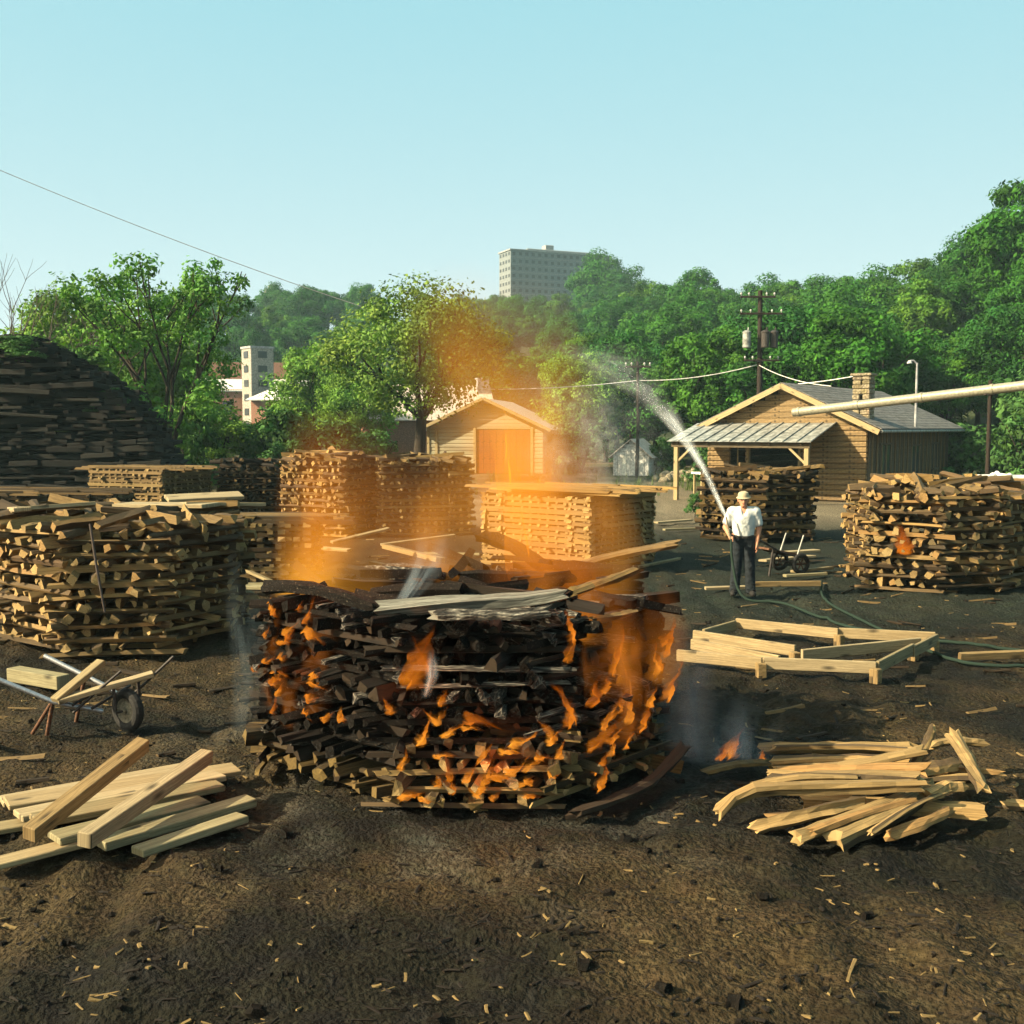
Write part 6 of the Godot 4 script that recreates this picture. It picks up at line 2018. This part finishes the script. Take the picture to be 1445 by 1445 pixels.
	for i in 8:
		var f2 := rr(0.05, 1.15)
		tongue(l2, Vector3(0.35, rr(0.25, 1.25), -7.55) + d1 * f2 + n1 * rr(-0.03, 0.08), (d1 * rr(-0.5, 0.6) + Vector3.UP * rr(0.3, 1.0)).normalized(), rr(0.12, 0.4), rr(0.025, 0.06), n1, rr(0.0, 0.4), rr(0.4, 0.8))
	# the far rick's small fire and the ground fire
	var fr = thing("flame", "single red-orange flame in the side of the yellowish rick", "flame")
	tongue(fr, Vector3(6.42, 0.62, -18.0), Vector3(0.25, 1, 0).normalized(), 0.6, 0.11, Vector3(-0.5, 0, 0.86), 0.0, 0.95)
	tongue(fr, Vector3(6.45, 0.62, -17.98), Vector3(0.3, 1, 0).normalized(), 0.34, 0.1, Vector3(-0.5, 0, 0.86), 0.1, 0.9)
	var gf = thing("flame", "little ground flame among the smoking chips near the split log heap", "flame")
	tongue(gf, Vector3(1.72, 0.06, -8.6), Vector3(0.1, 1, 0).normalized(), 0.3, 0.055, Vector3.BACK, 0.3, 0.8)
	tongue(gf, Vector3(1.66, 0.06, -8.58), Vector3(-0.1, 1, 0).normalized(), 0.18, 0.035, Vector3.BACK, 0.1, 0.8)
	tongue(gf, Vector3(1.98, 0.06, -8.5), Vector3(-0.5, 1, 0).normalized(), 0.14, 0.03, Vector3.BACK, 0.3, 0.8)
	# the light that the fire gives
	for q in [[Vector3(-1.5, 1.9, -8.2), 0.35], [Vector3(0.1, 2.4, -8.9), 0.5], [Vector3(-0.1, 0.45, -7.42), 0.1], [Vector3(0.95, 0.9, -7.85), 0.12], [Vector3(-1.6, 0.95, -8.05), 0.1], [Vector3(-0.62, 0.95, -7.4), 0.06]]:
		var l = OmniLight3D.new()
		l.name = numbered("fire_light")
		l.position = q[0]
		l.light_color = Color(1.0, 0.5, 0.15)
		l.light_energy = q[1]
		l.light_size = 0.15
		l.omni_range = 20.0
		l.omni_attenuation = 2.0
		l.shadow_enabled = true
		add_child(l)
	# smoke
	var sm = thing("smoke", "thin bluish smoke drifting about the burning rick", "smoke")
	var ps = func(op: float): return func(u, t, n):
		var c := Color(0.3, 0.4, 0.48)
		c.a = clampf(op * pow(1.0 - u * u, 1.6) * smoothstep(0.0, 0.1, t) * smoothstep(1.0, 0.4, t) * clampf(0.55 + n * 1.9, 0.0, 1.4), 0, 0.7)
		return c
	wisp(sm, "smoke_wisp", M.smoke, [Vector3(-0.8, 1.42, -7.95), Vector3(-0.62, 1.7, -8.1), Vector3(-0.6, 2.0, -8.3)], [0.1, 0.16, 0.14], 0.3, 0.05, ps.call(0.32), 71)
	wisp(sm, "smoke_wisp", M.smoke, [Vector3(-2.1, 0.25, -8.4), Vector3(-2.05, 0.7, -8.5), Vector3(-2.15, 1.5, -8.9), Vector3(-2.0, 2.4, -9.2)], [0.14, 0.2, 0.22, 0.2], 0.2, 0.08, ps.call(0.07), 73)
	wisp(sm, "smoke_wisp", M.smoke, [Vector3(1.5, 0.1, -8.3), Vector3(1.45, 0.6, -8.5), Vector3(1.5, 1.3, -8.9)], [0.35, 0.34, 0.2], 0.4, 0.1, ps.call(0.32), 75)
	wisp(sm, "smoke_wisp", M.smoke, [Vector3(1.85, 0.1, -8.45), Vector3(1.9, 0.35, -8.5), Vector3(2.0, 0.7, -8.6)], [0.2, 0.26, 0.2], 0.2, 0.08, ps.call(0.4), 77)
	wisp(sm, "smoke_wisp", M.smoke, [Vector3(-0.6, 0.85, -7.42), Vector3(-0.55, 1.0, -7.42), Vector3(-0.55, 1.2, -7.45)], [0.04, 0.06, 0.03], 0.1, 0.02, ps.call(0.7), 79)
	# spray: a jet from the nozzle that opens into mist
	var w = thing("water_jet", "white jet of hose water arching up from the person into fine mist", "water jet")
	var path = [Vector3(3.41, 1.29, -17.46), Vector3(3.32, 1.64, -17.9), Vector3(3.2, 2.02, -18.4), Vector3(3.0, 2.55, -19.3), Vector3(2.7, 3.12, -20.4), Vector3(2.3, 3.68, -21.8), Vector3(1.8, 4.2, -23.4), Vector3(1.25, 4.65, -25.2), Vector3(0.8, 4.9, -26.6)]
	var pw = func(op: float): return func(u, t, n):
		var c := Color(0.8, 0.85, 0.88)
		c.a = clampf(op * lerpf(1.0, 0.2, smoothstep(0.05, 0.42, t)) * pow(1.0 - u * u, 1.5) * smoothstep(0.0, 0.01, t) * smoothstep(0.92, 0.45, t) * clampf(0.85 + n * 1.2, 0.1, 1.4), 0, 0.9)
		return c
	wisp(w, "jet_sheet", M.smoke, path, [0.04, 0.09, 0.17, 0.36, 0.7, 1.15, 1.6, 2.0, 2.2], 0.3, 0.02, pw.call(0.42), 81, 14, 70)
	wisp(w, "jet_sheet", M.smoke, path, [0.03, 0.08, 0.16, 0.34, 0.7, 1.15, 1.6, 2.0, 2.2], -0.9, 0.02, pw.call(0.36), 83, 14, 70)
	var mc = func(k: float): return func(u, t, n):
		var c = Color(0.75, 0.82, 0.86)
		c.a = clampf(k * pow(1.0 - u * u, 1.3) * smoothstep(0.0, 0.2, t) * smoothstep(1.0, 0.5, t) * clampf(0.8 + n * 1.2, 0.1, 1.4), 0, 0.5)
		return c
	wisp(w, "mist_sheet", M.smoke, [Vector3(2.2, 0.9, -22.6), Vector3(2.2, 2.2, -22.8), Vector3(2.1, 3.3, -22.9), Vector3(1.7, 4.3, -23.0)], [0.8, 1.1, 1.2, 0.8], 0.2, 0.2, mc.call(0.08), 87, 18, 40)
	wisp(w, "mist_sheet", M.smoke, [Vector3(1.5, 1.0, -25.2), Vector3(1.4, 2.4, -25.4), Vector3(1.2, 3.6, -25.4), Vector3(0.9, 4.4, -25.4)], [1.1, 1.5, 1.6, 1.0], 0.1, 0.2, mc.call(0.08), 89, 18, 40)
	var cv = Curve3D.new()
	for i in path.size():
		var tg: Vector3 = (path[mini(i + 1, path.size() - 1)] - path[maxi(i - 1, 0)]) * 0.18
		cv.add_point(path[i], -tg, tg)
	var L = cv.get_baked_length()
	var dr := MB.new()
	dr.tube([Vector3(-1, 0, 0), Vector3(0, 0, 0), Vector3(1, 0, 0)], [0.1, 0.5, 0.1], 5)
	var R := RandomNumberGenerator.new()
	R.seed = 5
	var pl = []
	for i in 520:
		var t = 0.55 * pow(R.randf(), 1.2)
		var p = cv.sample_baked(t * L)
		var d = (cv.sample_baked(minf(t + 0.02, 1) * L) - p).normalized()
		if d.length() < 0.5: d = Vector3(-0.4, -0.2, -0.9).normalized()
		var s = 0.02 + 0.85 * t * t + 0.04 * t
		p += Vector3(R.randfn(), R.randfn() - t * 0.5, R.randfn()) * s * 0.5
		var sz = R.randf_range(0.0025, 0.0055)
		var y = d.cross(Vector3.RIGHT).normalized()
		pl.append(Transform3D(Basis(d * sz * 2.5, y * sz, d.cross(y) * sz), p))
	scatter("water_spray", dr.mesh(), M.drop, pl, "fine droplets of hose water hanging around the jet", "water spray")

func build_scatter():
	var R := RandomNumberGenerator.new()
	R.seed = 77
	# longer scraps of slab and bark about the ricks
	for kind in 2:
		var sp = []
		for i in 170:
			var z = -R.randf_range(7.5, 27.0)
			var x = R.randf_range(-0.5, 0.5) * (-z)
			if Vector2(x + 0.35, z + 9.1).length() < 2.1 or Vector2(x - 3.73, z + 17.6).length() < 0.8:
				continue
			var l = R.randf_range(0.14, 0.46)
			var b = Basis.from_euler(Vector3(R.randf_range(-0.4, 0.4), (R.randf() - 0.5) * 1.6, R.randf_range(-0.08, 0.12)))
			sp.append(Transform3D(b * Basis.from_scale(Vector3(l, R.randf_range(0.015, 0.035), R.randf_range(0.03, 0.07))), Vector3(x, ground_h(x, z) + 0.015, z)))
		scatter(["wood_scraps", "bark_strips"][kind], LOGS[[4, 7][kind]][0], [M.wood[3], M.scorch[0]][kind], sp, ["loose pale scraps of slab lying about between the ricks", "dark strips of bark lying about between the ricks"][kind], ["wood scraps", "bark"][kind])
	# splinters and bark chips trodden into the dirt
	for kind in 3:
		var pl = []
		var n: int = [1900, 4600, 700][kind]
		for i in n:
			var z := -lerpf(4.2, 30.0, pow(R.randf(), 1.6))
			var x = R.randf_range(-0.55, 0.55) * (-z) + R.randfn() * 0.2
			if kind == 0 and gn3.get_noise_2d(x * 2.0, z * 2.0) < -0.05:
				continue
			var l = R.randf_range(0.02, 0.1) * (1.0 if R.randf() < 0.96 else 2.2)
			var th = R.randf_range(0.004, 0.015)
			var b := Basis.from_euler(Vector3(R.randf_range(-0.4, 0.4), R.randf() * TAU, R.randf_range(-0.25, 0.25)))
			if kind == 2:
				l = R.randf_range(0.012, 0.035) if R.randf() < 0.93 else 0.06
				th = l * R.randf_range(0.5, 0.9)
			pl.append(Transform3D(b * Basis.from_scale(Vector3(l, th, th * R.randf_range(0.8, 2.2))), Vector3(x, ground_h(x, z) + th * 0.3, z)))
		scatter(["wood_chips", "bark_chips", "dirt_clods"][kind], LOGS[[2, 3, 7][kind]][0], [M.wood[1], M.scorch[2], M.char][kind], pl, ["pale splinters and wood chips strewn over the dirt", "dark bark chips strewn over the dirt", "charcoal crumbs and clods strewn over the dirt"][kind], ["wood chips", "bark chips", "clods"][kind])
